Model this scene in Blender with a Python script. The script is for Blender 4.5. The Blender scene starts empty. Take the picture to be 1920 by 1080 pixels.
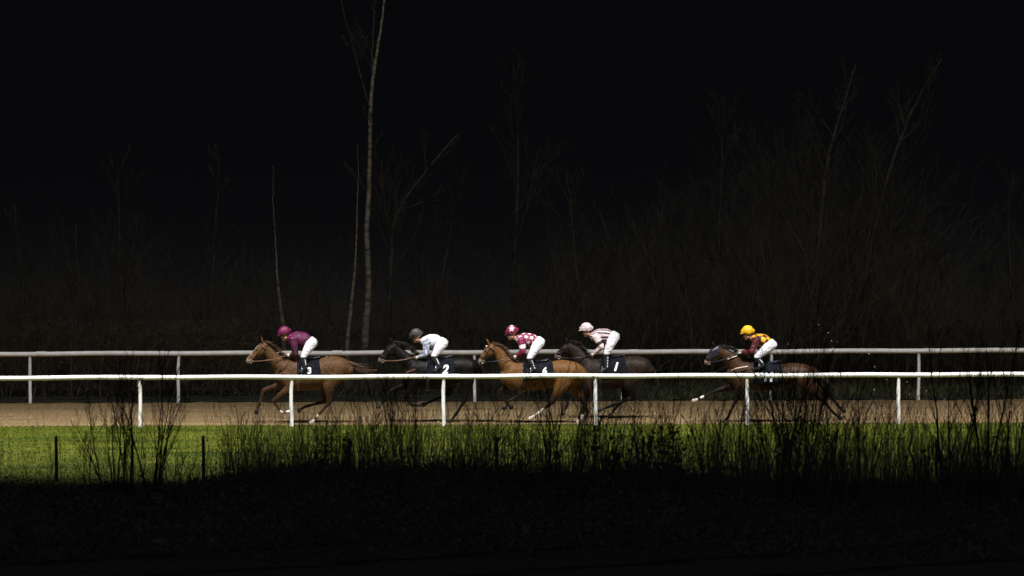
import bpy, math, random
import numpy as np
from mathutils import Vector, Matrix

S = bpy.context.scene
COL = S.collection
R = math.radians

# ---------------------------------------------------------------- camera
CH, CD, FPX = 23.5, 400.0, 33600.0
PITCH, ROLL = R(2.9198), R(-0.20)
cd = bpy.data.cameras.new("camera")
cam = bpy.data.objects.new("camera", cd)
COL.objects.link(cam)
S.camera = cam
CROT = Matrix.Rotation(math.pi / 2 - PITCH, 3, 'X') @ Matrix.Rotation(ROLL, 3, 'Z')
cam.matrix_world = Matrix.Translation((0, -CD, CH)) @ CROT.to_4x4()
cd.sensor_width = 36.0
cd.lens = FPX * 36.0 / 1920.0
cd.clip_start = 1.0
cd.clip_end = 8000.0
cd.dof.use_dof = True
cd.dof.focus_distance = 402.0
cd.dof.aperture_fstop = 2.0
S.render.resolution_x, S.render.resolution_y = 1024, 576

# ---------------------------------------------------------------- world (night sky)
W = bpy.data.worlds.new("World")
S.world = W
W.use_nodes = True
bg = W.node_tree.nodes['Background']
bg.inputs[0].default_value = (0.58, 0.62, 1.0, 1)
bg.inputs[1].default_value = 0.0042

# ---------------------------------------------------------------- floodlights of the course and added spill lamps, all unseen above the frame
def floodlight(loc, tgt, power, size, blend, rad=0.25):
    ld = bpy.data.lights.new("floodlight", 'SPOT')
    ld.energy = power
    ld.color = (1.0, 0.965, 0.93)
    ld.spot_size = R(size)
    ld.spot_blend = blend
    ld.shadow_soft_size = rad
    lo = bpy.data.objects.new("floodlight", ld)
    COL.objects.link(lo)
    lo.location = loc
    lo.rotation_euler = (Vector(tgt) - Vector(loc)).to_track_quat('-Z', 'Y').to_euler()

for lx in (-22, -7.5, 7.5, 22):          # a row of high floodlights over the turf
    floodlight((lx, -12.5, 26), (lx * 0.94, -6.3, 0), 62000, 68, 1.0)
for lx in (-17, 17):                     # two extra weak wide lamps, added to brighten the wood
    floodlight((lx, -12.5, 26), (lx * 0.4, 17, 5), 7400, 76, 1.0)

# weak sun lamp added as fill from behind the camera, lifts the dark foreground
sl = bpy.data.lights.new("moonlight", 'SUN'); sl.energy = 0.10; sl.angle = R(25); sl.color = (0.84, 0.88, 1.0)
so_ = bpy.data.objects.new("moonlight", sl); COL.objects.link(so_); so_.rotation_euler = (R(48), 0, R(-18))

S.view_settings.view_transform = 'Standard'
S.view_settings.look = 'None'
S.view_settings.exposure = 0.0
S.view_settings.gamma = 1.0

# ---------------------------------------------------------------- helpers
def P(px, py, Y):
    """point on the upright plane y=Y seen at photo pixel (px,py)"""
    d = CROT @ Vector(((px - 960) / FPX, (540 - py) / FPX, -1))
    t = (Y + CD) / d.y
    return Vector((d.x * t, Y, CH + d.z * t))

def GX(px, Y):
    return P(px, 700, Y).x

def tag(o, label=None, cat=None, group=None, kind=None):
    if label: o['label'] = label
    if cat: o['category'] = cat
    if group: o['group'] = group
    if kind: o['kind'] = kind
    return o

def empty(name, loc):
    o = bpy.data.objects.new(name, None)
    COL.objects.link(o)
    o.location = loc
    o.empty_display_size = 0.3
    return o

def link(name, me, mat=None, parent=None, off=(0, 0, 0)):
    o = bpy.data.objects.new(name, me)
    COL.objects.link(o)
    if mat: me.materials.append(mat)
    if parent: o.parent = parent
    return o

def mesh_np(name, V, F, smooth=True):
    me = bpy.data.meshes.new(name)
    V = np.asarray(V, dtype=np.float32)
    me.vertices.add(len(V))
    me.vertices.foreach_set('co', V.ravel())
    if isinstance(F, np.ndarray):
        n, k = F.shape
        me.loops.add(n * k)
        me.loops.foreach_set('vertex_index', F.astype(np.int32).ravel())
        me.polygons.add(n)
        me.polygons.foreach_set('loop_start', np.arange(0, n * k, k, dtype=np.int32))
    else:
        lens = [len(f) for f in F]
        me.loops.add(sum(lens))
        me.loops.foreach_set('vertex_index', np.array([i for f in F for i in f], dtype=np.int32))
        me.polygons.add(len(F))
        me.polygons.foreach_set('loop_start', np.concatenate([[0], np.cumsum(lens)[:-1]]).astype(np.int32))
    me.update(calc_edges=True)
    me.validate()
    if smooth:
        me.polygons.foreach_set('use_smooth', np.ones(len(me.polygons), dtype=bool))
    return me

# ---------------------------------------------------------------- materials
def nd(nt, t, **kw):
    n = nt.nodes.new(t)
    for k, v in kw.items():
        setattr(n, k, v)
    return n

def material(name, c1, c2=None, rough=0.7, scale=8.0, bump=0.0, bscale=None, attr=False, stretch=(1, 1, 1), spec=0.4, detail=6, sheen=0.0, lo=0.35, hi=0.65):
    m = bpy.data.materials.new(name)
    m.use_nodes = True
    nt = m.node_tree
    b = nt.nodes['Principled BSDF']
    b.inputs['Roughness'].default_value = rough
    b.inputs['Specular IOR Level'].default_value = spec
    if sheen: b.inputs['Sheen Weight'].default_value = sheen
    tc = nd(nt, 'ShaderNodeTexCoord')
    mp = nd(nt, 'ShaderNodeMapping')
    mp.inputs['Scale'].default_value = stretch
    nt.links.new(tc.outputs['Object'], mp.inputs[0])
    nz = nd(nt, 'ShaderNodeTexNoise')
    nz.inputs['Scale'].default_value = scale
    nz.inputs['Detail'].default_value = detail
    nt.links.new(mp.outputs[0], nz.inputs['Vector'])
    if attr:
        at = nd(nt, 'ShaderNodeVertexColor', layer_name='Col')
        mx = nd(nt, 'ShaderNodeMix', data_type='RGBA', blend_type='MULTIPLY')
        mx.inputs[0].default_value = 1.0
        rp = nd(nt, 'ShaderNodeValToRGB')
        rp.color_ramp.elements[0].position = lo
        rp.color_ramp.elements[1].position = hi
        rp.color_ramp.elements[0].color = (0.72, 0.70, 0.68, 1)
        rp.color_ramp.elements[1].color = (1.1, 1.1, 1.1, 1)
        nt.links.new(nz.outputs[0], rp.inputs[0])
        nt.links.new(at.outputs[0], mx.inputs[6])
        nt.links.new(rp.outputs[0], mx.inputs[7])
        nt.links.new(mx.outputs[2], b.inputs['Base Color'])
    elif c2 is not None:
        rp = nd(nt, 'ShaderNodeValToRGB')
        rp.color_ramp.elements[0].position = lo
        rp.color_ramp.elements[1].position = hi
        rp.color_ramp.elements[0].color = (*c1, 1)
        rp.color_ramp.elements[1].color = (*c2, 1)
        nt.links.new(nz.outputs[0], rp.inputs[0])
        nt.links.new(rp.outputs[0], b.inputs['Base Color'])
    else:
        b.inputs['Base Color'].default_value = (*c1, 1)
    if bump:
        n2 = nd(nt, 'ShaderNodeTexNoise')
        n2.inputs['Scale'].default_value = bscale or scale * 2
        n2.inputs['Detail'].default_value = 5
        nt.links.new(mp.outputs[0], n2.inputs['Vector'])
        bp = nd(nt, 'ShaderNodeBump')
        bp.inputs['Strength'].default_value = 1.0
        bp.inputs['Distance'].default_value = bump
        nt.links.new(n2.outputs[0], bp.inputs['Height'])
        nt.links.new(bp.outputs[0], b.inputs['Normal'])
    return m

M = {}
M['rail'] = material('white_rail_plastic', (0.74, 0.74, 0.75), (0.82, 0.82, 0.82), 0.45, 3.0, 0.002, 20)
M['rail_far'] = material('weathered_rail_plastic', (0.68, 0.68, 0.68), (0.82, 0.82, 0.82), 0.6, 6.0, 0.002, 20)  # slightly greyer white than the near rail
M['coat'] = material('horse_coat', (1, 1, 1), rough=0.5, scale=26, bump=0.016, bscale=10, attr=True, spec=0.11, lo=.42, hi=.58)
M['hair'] = material('horse_hair', (0.006, 0.005, 0.004), (0.02, 0.014, 0.01), 0.5, 30, stretch=(1, 1, 4))
M['hair_red'] = material('horse_hair_red', (0.03, 0.014, 0.007), (0.09, 0.042, 0.019), 0.5, 30, stretch=(1, 1, 4))
M['silk'] = material('riding_silk', (1, 1, 1), rough=0.42, scale=9, bump=0.03, bscale=13, attr=True, stretch=(1.0, 1, 1.6), lo=0.2, hi=0.6)
M['silk_mottled'] = material('mottled_silk', (1, 1, 1), rough=0.5, scale=26, bump=0.03, bscale=15, attr=True, lo=0.44, hi=0.56)
for e in M['silk_mottled'].node_tree.nodes:
    if e.type == 'VALTORGB':
        e.color_ramp.elements[0].color = (0.35, 0.30, 0.36, 1)
        e.color_ramp.elements[1].color = (1.25, 1.25, 1.25, 1)
M['breeches'] = material('white_breeches', (0.52, 0.52, 0.60), (0.76, 0.76, 0.80), 0.6, 10, 0.05, 13, stretch=(1.2, 1, 1.2))
M['leather'] = material('black_leather', (0.012, 0.012, 0.018), (0.03, 0.03, 0.04), 0.3, 12, 0.003, 30)
M['tan_leather'] = material('tan_leather', (0.13, 0.06, 0.035), (0.20, 0.10, 0.06), 0.5, 12)
M['pale_leather'] = material('pale_strap', (0.62, 0.50, 0.42), (0.75, 0.62, 0.52), 0.5, 12)
M['cloth'] = material('saddle_cloth_fabric', (0.004, 0.005, 0.008), (0.010, 0.011, 0.017), 0.9, 12, 0.006, 12, spec=0.08)
M['number'] = material('white_number_fabric', (0.72, 0.72, 0.72), (0.82, 0.82, 0.82), 0.7, 12)
M['skin'] = material('skin', (0.42, 0.22, 0.15), (0.50, 0.28, 0.20), 0.5, 12)
M['glove'] = material('pale_glove', (0.62, 0.54, 0.50), (0.74, 0.66, 0.62), 0.6, 20)
M['metal'] = material('polished_metal', (0.7, 0.7, 0.7), rough=0.25)
M['metal'].node_tree.nodes['Principled BSDF'].inputs['Metallic'].default_value = 0.8
M['goggles'] = material('goggle_lens', (0.02, 0.02, 0.02), rough=0.1)
M['bark_pale'] = material('pale_birch_bark', (0.04, 0.034, 0.025), (0.22, 0.19, 0.15), 0.85, 5, 0.02, 14, stretch=(1, 1, 2.6), lo=0.30, hi=0.62)
M['bark'] = material('grey_bark', (0.018, 0.016, 0.011), (0.05, 0.045, 0.032), 0.9, 6, 0.01, 14)
M['twig'] = material('thicket_twig', (0.03, 0.026, 0.017), (0.095, 0.082, 0.05), 0.9, 3)
M['twig_brown'] = material('hedge_twig', (0.022, 0.017, 0.010), (0.075, 0.055, 0.032), 0.9, 4)
M['leaf'] = material('winter_leaf', (0.015, 0.018, 0.008), (0.05, 0.045, 0.02), 0.8, 6)
M['fore_dead'] = material('dead_weed', (0.07, 0.066, 0.06), (0.16, 0.15, 0.14), 0.9, 0.9)
M['fore_twig'] = material('foreground_twig', (0.014, 0.012, 0.009), (0.05, 0.043, 0.03), 0.9, 5)
M['post_dark'] = material('dark_timber', (0.02, 0.02, 0.022), (0.045, 0.045, 0.05), 0.8, 5, 0.004, 30)
M['clod'] = material('sand_clod', (0.20, 0.15, 0.09), (0.36, 0.28, 0.18), 0.9, 20)

# ---------------------------------------------------------------- polylines -> tubes
def tubes_np(lines, sides=4):
    Vs, Fs, base = [], [], 0
    ang = np.arange(sides) * 2 * math.pi / sides
    ca, sa = np.cos(ang), np.sin(ang)
    k = np.arange(sides); k2 = (k + 1) % sides
    for pts, rad in lines:
        pts = np.asarray(pts, dtype=float); rad = np.asarray(rad, dtype=float)
        n = len(pts)
        t = np.gradient(pts, axis=0)
        t /= (np.linalg.norm(t, axis=1, keepdims=True) + 1e-9)
        ref = np.array([0.0, 1.0, 0.0]) if abs(t[0, 1]) < 0.9 else np.array([1.0, 0, 0])
        u = np.cross(t, ref); u /= (np.linalg.norm(u, axis=1, keepdims=True) + 1e-9)
        w = np.cross(t, u)
        ring = pts[:, None, :] + rad[:, None, None] * (u[:, None, :] * ca[None, :, None] + w[:, None, :] * sa[None, :, None])
        Vs.append(ring.reshape(-1, 3))
        for i in range(n - 1):
            a = base + i * sides; b = a + sides
            Fs.append(np.stack([a + k, b + k, b + k2, a + k2], axis=1))
        base += n * sides
    return np.concatenate(Vs), np.concatenate(Fs)

def tubes(name, lines, mat, parent=None, sides=4, off=None):
    V, F = tubes_np(lines, sides)
    if off is not None: V = V - np.array(off)
    return link(name, mesh_np(name, V, F), mat, parent)

def grow(rng, p0, d0, length, r0, depth, out, wander=0.12, up=0.25, nb=5, spread=0.6, ratio=0.55, nseg=6, b0=0.25):
    """recursive bare branch: appends (pts, radii, depth)"""
    pts = [np.array(p0, float)]; d = np.array(d0, float); d /= np.linalg.norm(d)
    for i in range(nseg):
        d = d + rng.normal(0, wander, 3) + np.array([0, 0, up * 0.25])
        d /= np.linalg.norm(d)
        pts.append(pts[-1] + d * length / nseg)
    pts = np.array(pts)
    rad = r0 * (1 - 0.88 * np.linspace(0, 1, nseg + 1)) + 0.0012
    out.append((pts, rad, depth))
    if depth <= 0: return
    for j in range(nb):
        f = b0 + (1 - b0) * (j + rng.random()) / nb
        f = min(f, 0.98)
        x = f * nseg; i = int(x); fr = x - i
        q = pts[i] * (1 - fr) + pts[min(i + 1, nseg)] * fr
        t = pts[min(i + 1, nseg)] - pts[i]; t /= np.linalg.norm(t)
        a = rng.random() * 2 * math.pi
        side = np.array([math.cos(a), math.sin(a) * 0.8, 0.0])
        dd = t + side * spread * (0.6 + 0.8 * rng.random())
        grow(rng, q, dd, length * ratio * (1.15 - 0.7 * f) * (0.7 + 0.6 * rng.random()), max(r0 * (1 - 0.8 * f) * 0.5, 0.0022),
             depth - 1, out, wander, up, max(2, nb - 1), spread, ratio, max(3, nseg - 1), 0.2)

# ================================================================ SETTING
def sheet(name, x0, x1, y0, y1, z, mat, nx=2, ny=2, zf=None, edge_hi=None, edge_lo=None):
    xs = np.linspace(x0, x1, nx); V = []
    for j in range(ny):
        t = j / (ny - 1)
        for x in xs:
            a = y0 + (edge_lo(x) if edge_lo else 0); b = y1 + (edge_hi(x) if edge_hi else 0)
            y = a + (b - a) * t
            V.append((x, y, z + (zf(x, y) if zf else 0)))
    F = []
    for j in range(ny - 1):
        for i in range(nx - 1):
            a = j * nx + i
            F.append((a, a + 1, a + nx + 1, a + nx))
    return link(name, mesh_np(name, V, np.array(F)), mat)

m_ground = material('leaf_litter_soil', (0.018, 0.016, 0.010), (0.035, 0.030, 0.018), 0.95, 1.5, 0.03, 8)
m_rough = material('dead_grass_ground', (0.06, 0.057, 0.05), (0.14, 0.13, 0.115), 0.95, 3.5, 0.05, 9)
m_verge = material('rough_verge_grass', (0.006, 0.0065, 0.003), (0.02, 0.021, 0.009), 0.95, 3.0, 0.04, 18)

m_vblade = material('verge_blade', (0.03, 0.034, 0.012), (0.11, 0.115, 0.04), 0.95, 2.0)

def sand_material():
    m = bpy.data.materials.new('track_sand'); m.use_nodes = True
    nt = m.node_tree; b = nt.nodes['Principled BSDF']; b.inputs['Roughness'].default_value = 0.95
    b.inputs['Specular IOR Level'].default_value = 0.1
    tc = nd(nt, 'ShaderNodeTexCoord')
    n1 = nd(nt, 'ShaderNodeTexNoise'); n1.inputs['Scale'].default_value = 24; n1.inputs['Detail'].default_value = 8; n1.inputs['Roughness'].default_value = 0.75
    n2 = nd(nt, 'ShaderNodeTexNoise'); n2.inputs['Scale'].default_value = 0.9; n2.inputs['Detail'].default_value = 4
    mp = nd(nt, 'ShaderNodeMapping'); mp.inputs['Scale'].default_value = (0.35, 1.4, 1)
    nt.links.new(tc.outputs['Object'], n1.inputs['Vector']); nt.links.new(tc.outputs['Object'], mp.inputs[0]); nt.links.new(mp.outputs[0], n2.inputs['Vector'])
    r1 = nd(nt, 'ShaderNodeValToRGB')
    r1.color_ramp.elements[0].position = 0.36; r1.color_ramp.elements[0].color = (0.060, 0.043, 0.023, 1)
    r1.color_ramp.elements[1].position = 0.64; r1.color_ramp.elements[1].color = (0.385, 0.272, 0.135, 1)
    nt.links.new(n1.outputs[0], r1.inputs[0])
    r2 = nd(nt, 'ShaderNodeValToRGB')
    r2.color_ramp.elements[0].position = 0.3; r2.color_ramp.elements[0].color = (0.66, 0.66, 0.66, 1)
    r2.color_ramp.elements[1].position = 0.7; r2.color_ramp.elements[1].color = (1.1, 1.08, 1.05, 1)
    nt.links.new(n2.outputs[0], r2.inputs[0])
    mx = nd(nt, 'ShaderNodeMix', data_type='RGBA', blend_type='MULTIPLY'); mx.inputs[0].default_value = 1
    nt.links.new(r1.outputs[0], mx.inputs[6]); nt.links.new(r2.outputs[0], mx.inputs[7]); nt.links.new(mx.outputs[2], b.inputs['Base Color'])
    bp = nd(nt, 'ShaderNodeBump'); bp.inputs['Distance'].default_value = 0.09
    n3 = nd(nt, 'ShaderNodeTexNoise'); n3.inputs['Scale'].default_value = 9; n3.inputs['Detail'].default_value = 7
    nt.links.new(tc.outputs['Object'], n3.inputs['Vector']); nt.links.new(n3.outputs[0], bp.inputs['Height']); nt.links.new(bp.outputs[0], b.inputs['Normal'])
    return m
m_sand = sand_material()

def turf_material(name, dark, light):
    m = bpy.data.materials.new(name); m.use_nodes = True
    nt = m.node_tree; b = nt.nodes['Principled BSDF']; b.inputs['Roughness'].default_value = 0.8
    b.inputs['Specular IOR Level'].default_value = 0.15
    tc = nd(nt, 'ShaderNodeTexCoord')
    n1 = nd(nt, 'ShaderNodeTexNoise'); n1.inputs['Scale'].default_value = 22; n1.inputs['Detail'].default_value = 8; n1.inputs['Roughness'].default_value = 0.7
    n2 = nd(nt, 'ShaderNodeTexNoise'); n2.inputs['Scale'].default_value = 0.8; n2.inputs['Detail'].default_value = 5
    mp = nd(nt, 'ShaderNodeMapping'); mp.inputs['Scale'].default_value = (0.45, 1.0, 1)
    nt.links.new(tc.outputs['Object'], n1.inputs['Vector']); nt.links.new(tc.outputs['Object'], mp.inputs[0]); nt.links.new(mp.outputs[0], n2.inputs['Vector'])
    r1 = nd(nt, 'ShaderNodeValToRGB')
    r1.color_ramp.elements[0].position = 0.36; r1.color_ramp.elements[0].color = (*dark, 1)
    r1.color_ramp.elements[1].position = 0.64; r1.color_ramp.elements[1].color = (*light, 1)
    nt.links.new(n1.outputs[0], r1.inputs[0])
    r2 = nd(nt, 'ShaderNodeValToRGB')
    r2.color_ramp.elements[0].position = 0.35; r2.color_ramp.elements[0].color = (0.5, 0.6, 0.6, 1)
    r2.color_ramp.elements[1].position = 0.65; r2.color_ramp.elements[1].color = (1.12, 1.05, 1.1, 1)
    nt.links.new(n2.outputs[0], r2.inputs[0])
    mx = nd(nt, 'ShaderNodeMix', data_type='RGBA', blend_type='MULTIPLY'); mx.inputs[0].default_value = 1
    nt.links.new(r1.outputs[0], mx.inputs[6]); nt.links.new(r2.outputs[0], mx.inputs[7]); nt.links.new(mx.outputs[2], b.inputs['Base Color'])
    return m
m_turf = turf_material('turf', (0.030, 0.042, 0.003), (0.11, 0.13, 0.010))
m_blade = turf_material('grass_blade', (0.035, 0.055, 0.004), (0.15, 0.175, 0.013))

nrg = np.random.default_rng(5)
def wob(x, a=0.12, s=0.0):
    return a * (math.sin(x * 1.7 + s) + 0.6 * math.sin(x * 4.3 + 1.3 + s) + 0.4 * math.sin(x * 9.7 + 2.1 * s))

tag(sheet('ground', -1500, 1500, -380, 3000, -0.02, m_ground), kind='structure')
tag(sheet('sand_track', -60, 60, -0.6, 9.9, 0.0, m_sand, 480, 40,
          zf=lambda x, y: 0.012 * math.sin(x * 7.1 + y * 3) * math.sin(y * 6.3 + x)), kind='structure')
tag(sheet('turf', -60, 60, -24.5, 0.35, 0.018, m_turf, 600, 6, edge_hi=lambda x: wob(x, 0.07), edge_lo=lambda x: wob(x, 0.5, 2)), kind='structure')
# grass verge rising gently behind the far rail
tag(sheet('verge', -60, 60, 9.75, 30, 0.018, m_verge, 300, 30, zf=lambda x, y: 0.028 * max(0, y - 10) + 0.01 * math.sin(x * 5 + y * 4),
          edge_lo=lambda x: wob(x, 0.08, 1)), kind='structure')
tag(sheet('rough_ground', -60, 60, -70, -23.6, 0.0, m_rough, 60, 40, zf=lambda x, y: 0.03 * math.sin(x * 2.1 + y)), kind='structure')

def blades(name, n, xr, yr, h, wdt, zf, mat, lean=0.4, dens=None, seed=1):
    g = np.random.default_rng(seed)
    x = g.uniform(xr[0], xr[1], n); y = g.uniform(yr[0], yr[1], n)
    if dens is not None:
        k = g.random(n) < dens(x, y); x, y = x[k], y[k]; n = len(x)
    z = zf(x, y)
    hh = h * g.uniform(0.5, 1.4, n); a = g.uniform(0, math.pi, n)
    dx, dy = np.cos(a) * wdt, np.sin(a) * wdt
    lx, ly = g.normal(0, lean, n) * hh, g.normal(0, lean, n) * hh
    V = np.empty((n, 3, 3))
    V[:, 0] = np.stack([x - dx, y - dy, z], 1); V[:, 1] = np.stack([x + dx, y + dy, z], 1); V[:, 2] = np.stack([x + lx, y + ly, z + hh], 1)
    me = mesh_np(name, V.reshape(-1, 3), np.arange(3 * n).reshape(-1, 3), smooth=False)
    return link(name, me, mat)

tag(blades('grass', 165000, (-13.5, 13.5), (-24.3, 0.45), 0.036, 0.008, lambda x, y: 0 * x + 0.016, m_blade),
    'short green turf grass between the near white rail and the dark scrub', 'grass', kind='stuff')
tag(blades('verge_grass', 26000, (-13.5, 13.5), (9.9, 22), 0.16, 0.012, lambda x, y: 0.028 * np.maximum(0, y - 10), m_vblade, 0.5, dens=lambda x, y: np.clip((x - 1.0) / 3, 0, 1), seed=4),
    'dull rough grass on the verge behind the far rail', 'grass', kind='stuff')

def loose_sand():
    g = np.random.default_rng(8); n = 9000
    x = g.uniform(-14, 14, n); y = g.uniform(.35, 9.7, n); r = .007 + .02 * g.random(n) ** 4
    base = np.array([[1, 0, 0], [-.6, .8, 0], [-.6, -.8, 0], [0, 0, .8]])
    V = np.stack([x, y, 0.006 + 0 * x], 1)[:, None, :] + base[None] * r[:, None, None] * g.uniform(.6, 1.4, (n, 4, 1))
    F = (np.array([[0, 1, 3], [1, 2, 3], [2, 0, 3]])[None] + 4 * np.arange(n)[:, None, None]).reshape(-1, 3)
    tag(link('loose_sand', mesh_np('loose_sand', V.reshape(-1, 3), F, False), M['clod']), 'loose crumbs of sand strewn over the track', 'loose sand', kind='stuff')
loose_sand()

m_field = material('moonlit_field', (0.085, 0.084, 0.086), rough=0.95)
tag(sheet('field', -1500, 1500, 30, 3000, 0.55, m_field, 60, 60), kind='structure')  # added ground sheet, toned to stand in for the dark night sky

# ---------------------------------------------------------------- rails
def capsule_path(pts, r, sides=14, rz=None):
    return (pts, [r] * len(pts))

def rail_fence(name, Y, posts_px, top_z, rr, pr, mat, label, g):
    root = empty(name, (0, Y, 0))
    xs = [GX(p, Y) for p in posts_px]
    sp = (xs[-1] - xs[0]) / (len(xs) - 1)
    allx = [xs[0] - sp * k for k in range(6, 0, -1)] + xs + [xs[-1] + sp * k for k in range(1, 7)]
    lines = []
    n = 260
    X = np.linspace(allx[0] - 1.2, allx[-1] + 1.2, n)
    Z = top_z - rr + 0.006 * np.sin(X * 1.853) + 0.004 * np.sin(X * 0.7 + 1)
    pts = np.stack([X, np.zeros(n), Z], 1)
    lines.append((pts, [rr] * n))
    # end caps and joining sleeves
    for x in allx[::2]:
        z = top_z - rr
        q = np.array([[x + 0.25 - 0.11, 0, z], [x + 0.25 + 0.11, 0, z]])
        lines.append((q, [rr + 0.004] * 2))
    o = tubes('rail', lines, mat, root, 16)
    for i, x in enumerate(allx):
        lx = nrg.normal(0, 0.012)
        b = nrg.normal(0, 0.010)
        pts = [(x + lx, 0.0, top_z - rr * 1.2), (x + lx, 0.018, top_z - 0.16), (x + lx * 0.7 + b, 0.03, top_z - 0.34), (x + lx * 0.4 + b, 0.02, 0.5), (x, 0, 0.22), (x - lx * 0.4, 0, -0.06)]
        p = tubes('post', [(pts, [pr * 0.78, pr * 0.9, pr, pr, pr, pr])], mat, root, 12)
    tag(root, label, g)
    return root

near_px = [262, 547, 832, 1117, 1401, 1685]
far_px = [56.5, 334.5, 612, 890, 1167.5, 1444.5, 1722]
rail_fence('running_rail', 0.0, near_px, 1.175, 0.052, 0.041, M['rail'], 'bright white running rail on posts along the near edge of the sand track', 'rail')
rail_fence('running_rail', 9.6, far_px, 1.19, 0.054, 0.037, M['rail_far'], 'duller greyish white running rail on the far side of the track behind the horses', 'rail')

# dark wire fence in the turf in front of the scrub
def wire_fence():
    Y = -19.5
    root = empty('wire_fence', (0, Y, 0))
    pxs = [106 + 275 * k for k in range(-1, 9)]
    tops = [818, 818, 818, 822, 820, 821, 826, 824, 822, 822]
    X = []
    for px, ty in zip(pxs, tops):
        a = P(px, ty, Y); X.append(a.x)
        h = a.z; w = 0.036
        pts = [(a.x, 0, -0.05), (a.x + nrg.normal(0, 0.006), 0, h * 0.5), (a.x + nrg.normal(0, 0.006), 0, h), (a.x, 0, h + 0.012)]
        tubes('post', [(pts, [w, w, w * 0.95, w * 0.5])], M['post_dark'], root, 8)
    for hz in (0.30, 0.62, 0.88):
        pts = []
        for i in range(len(X) - 1):
            for t in (0, 0.25, 0.5, 0.75):
                x = X[i] + (X[i + 1] - X[i]) * t
                pts.append((x, -0.03, hz - 0.02 * math.sin(math.pi * t)))
        tubes('wire', [(pts, [0.0035] * len(pts))], M['post_dark'], root, 4)
    tag(root, 'low dark wire fence with thin dark posts standing in the turf before the scrub', 'fence')
wire_fence()

# ================================================================ ORGANIC BODIES
def catmull(pts, rads, sub=3):
    pts = [Vector(p) for p in pts]
    if len(pts) < 3: return pts, rads
    op, orr = [], []
    n = len(pts)
    for i in range(n - 1):
        p0, p1, p2, p3 = pts[max(i - 1, 0)], pts[i], pts[i + 1], pts[min(i + 2, n - 1)]
        for k in range(sub):
            t = k / sub
            q = 0.5 * ((2 * p1) + (p2 - p0) * t + (2 * p0 - 5 * p1 + 4 * p2 - p3) * t * t + (3 * p1 - p0 - 3 * p2 + p3) * t ** 3)
            op.append(q)
            orr.append(tuple(a + (b - a) * t for a, b in zip(rads[i], rads[i + 1])))
    op.append(pts[-1]); orr.append(rads[-1])
    return op, orr

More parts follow.
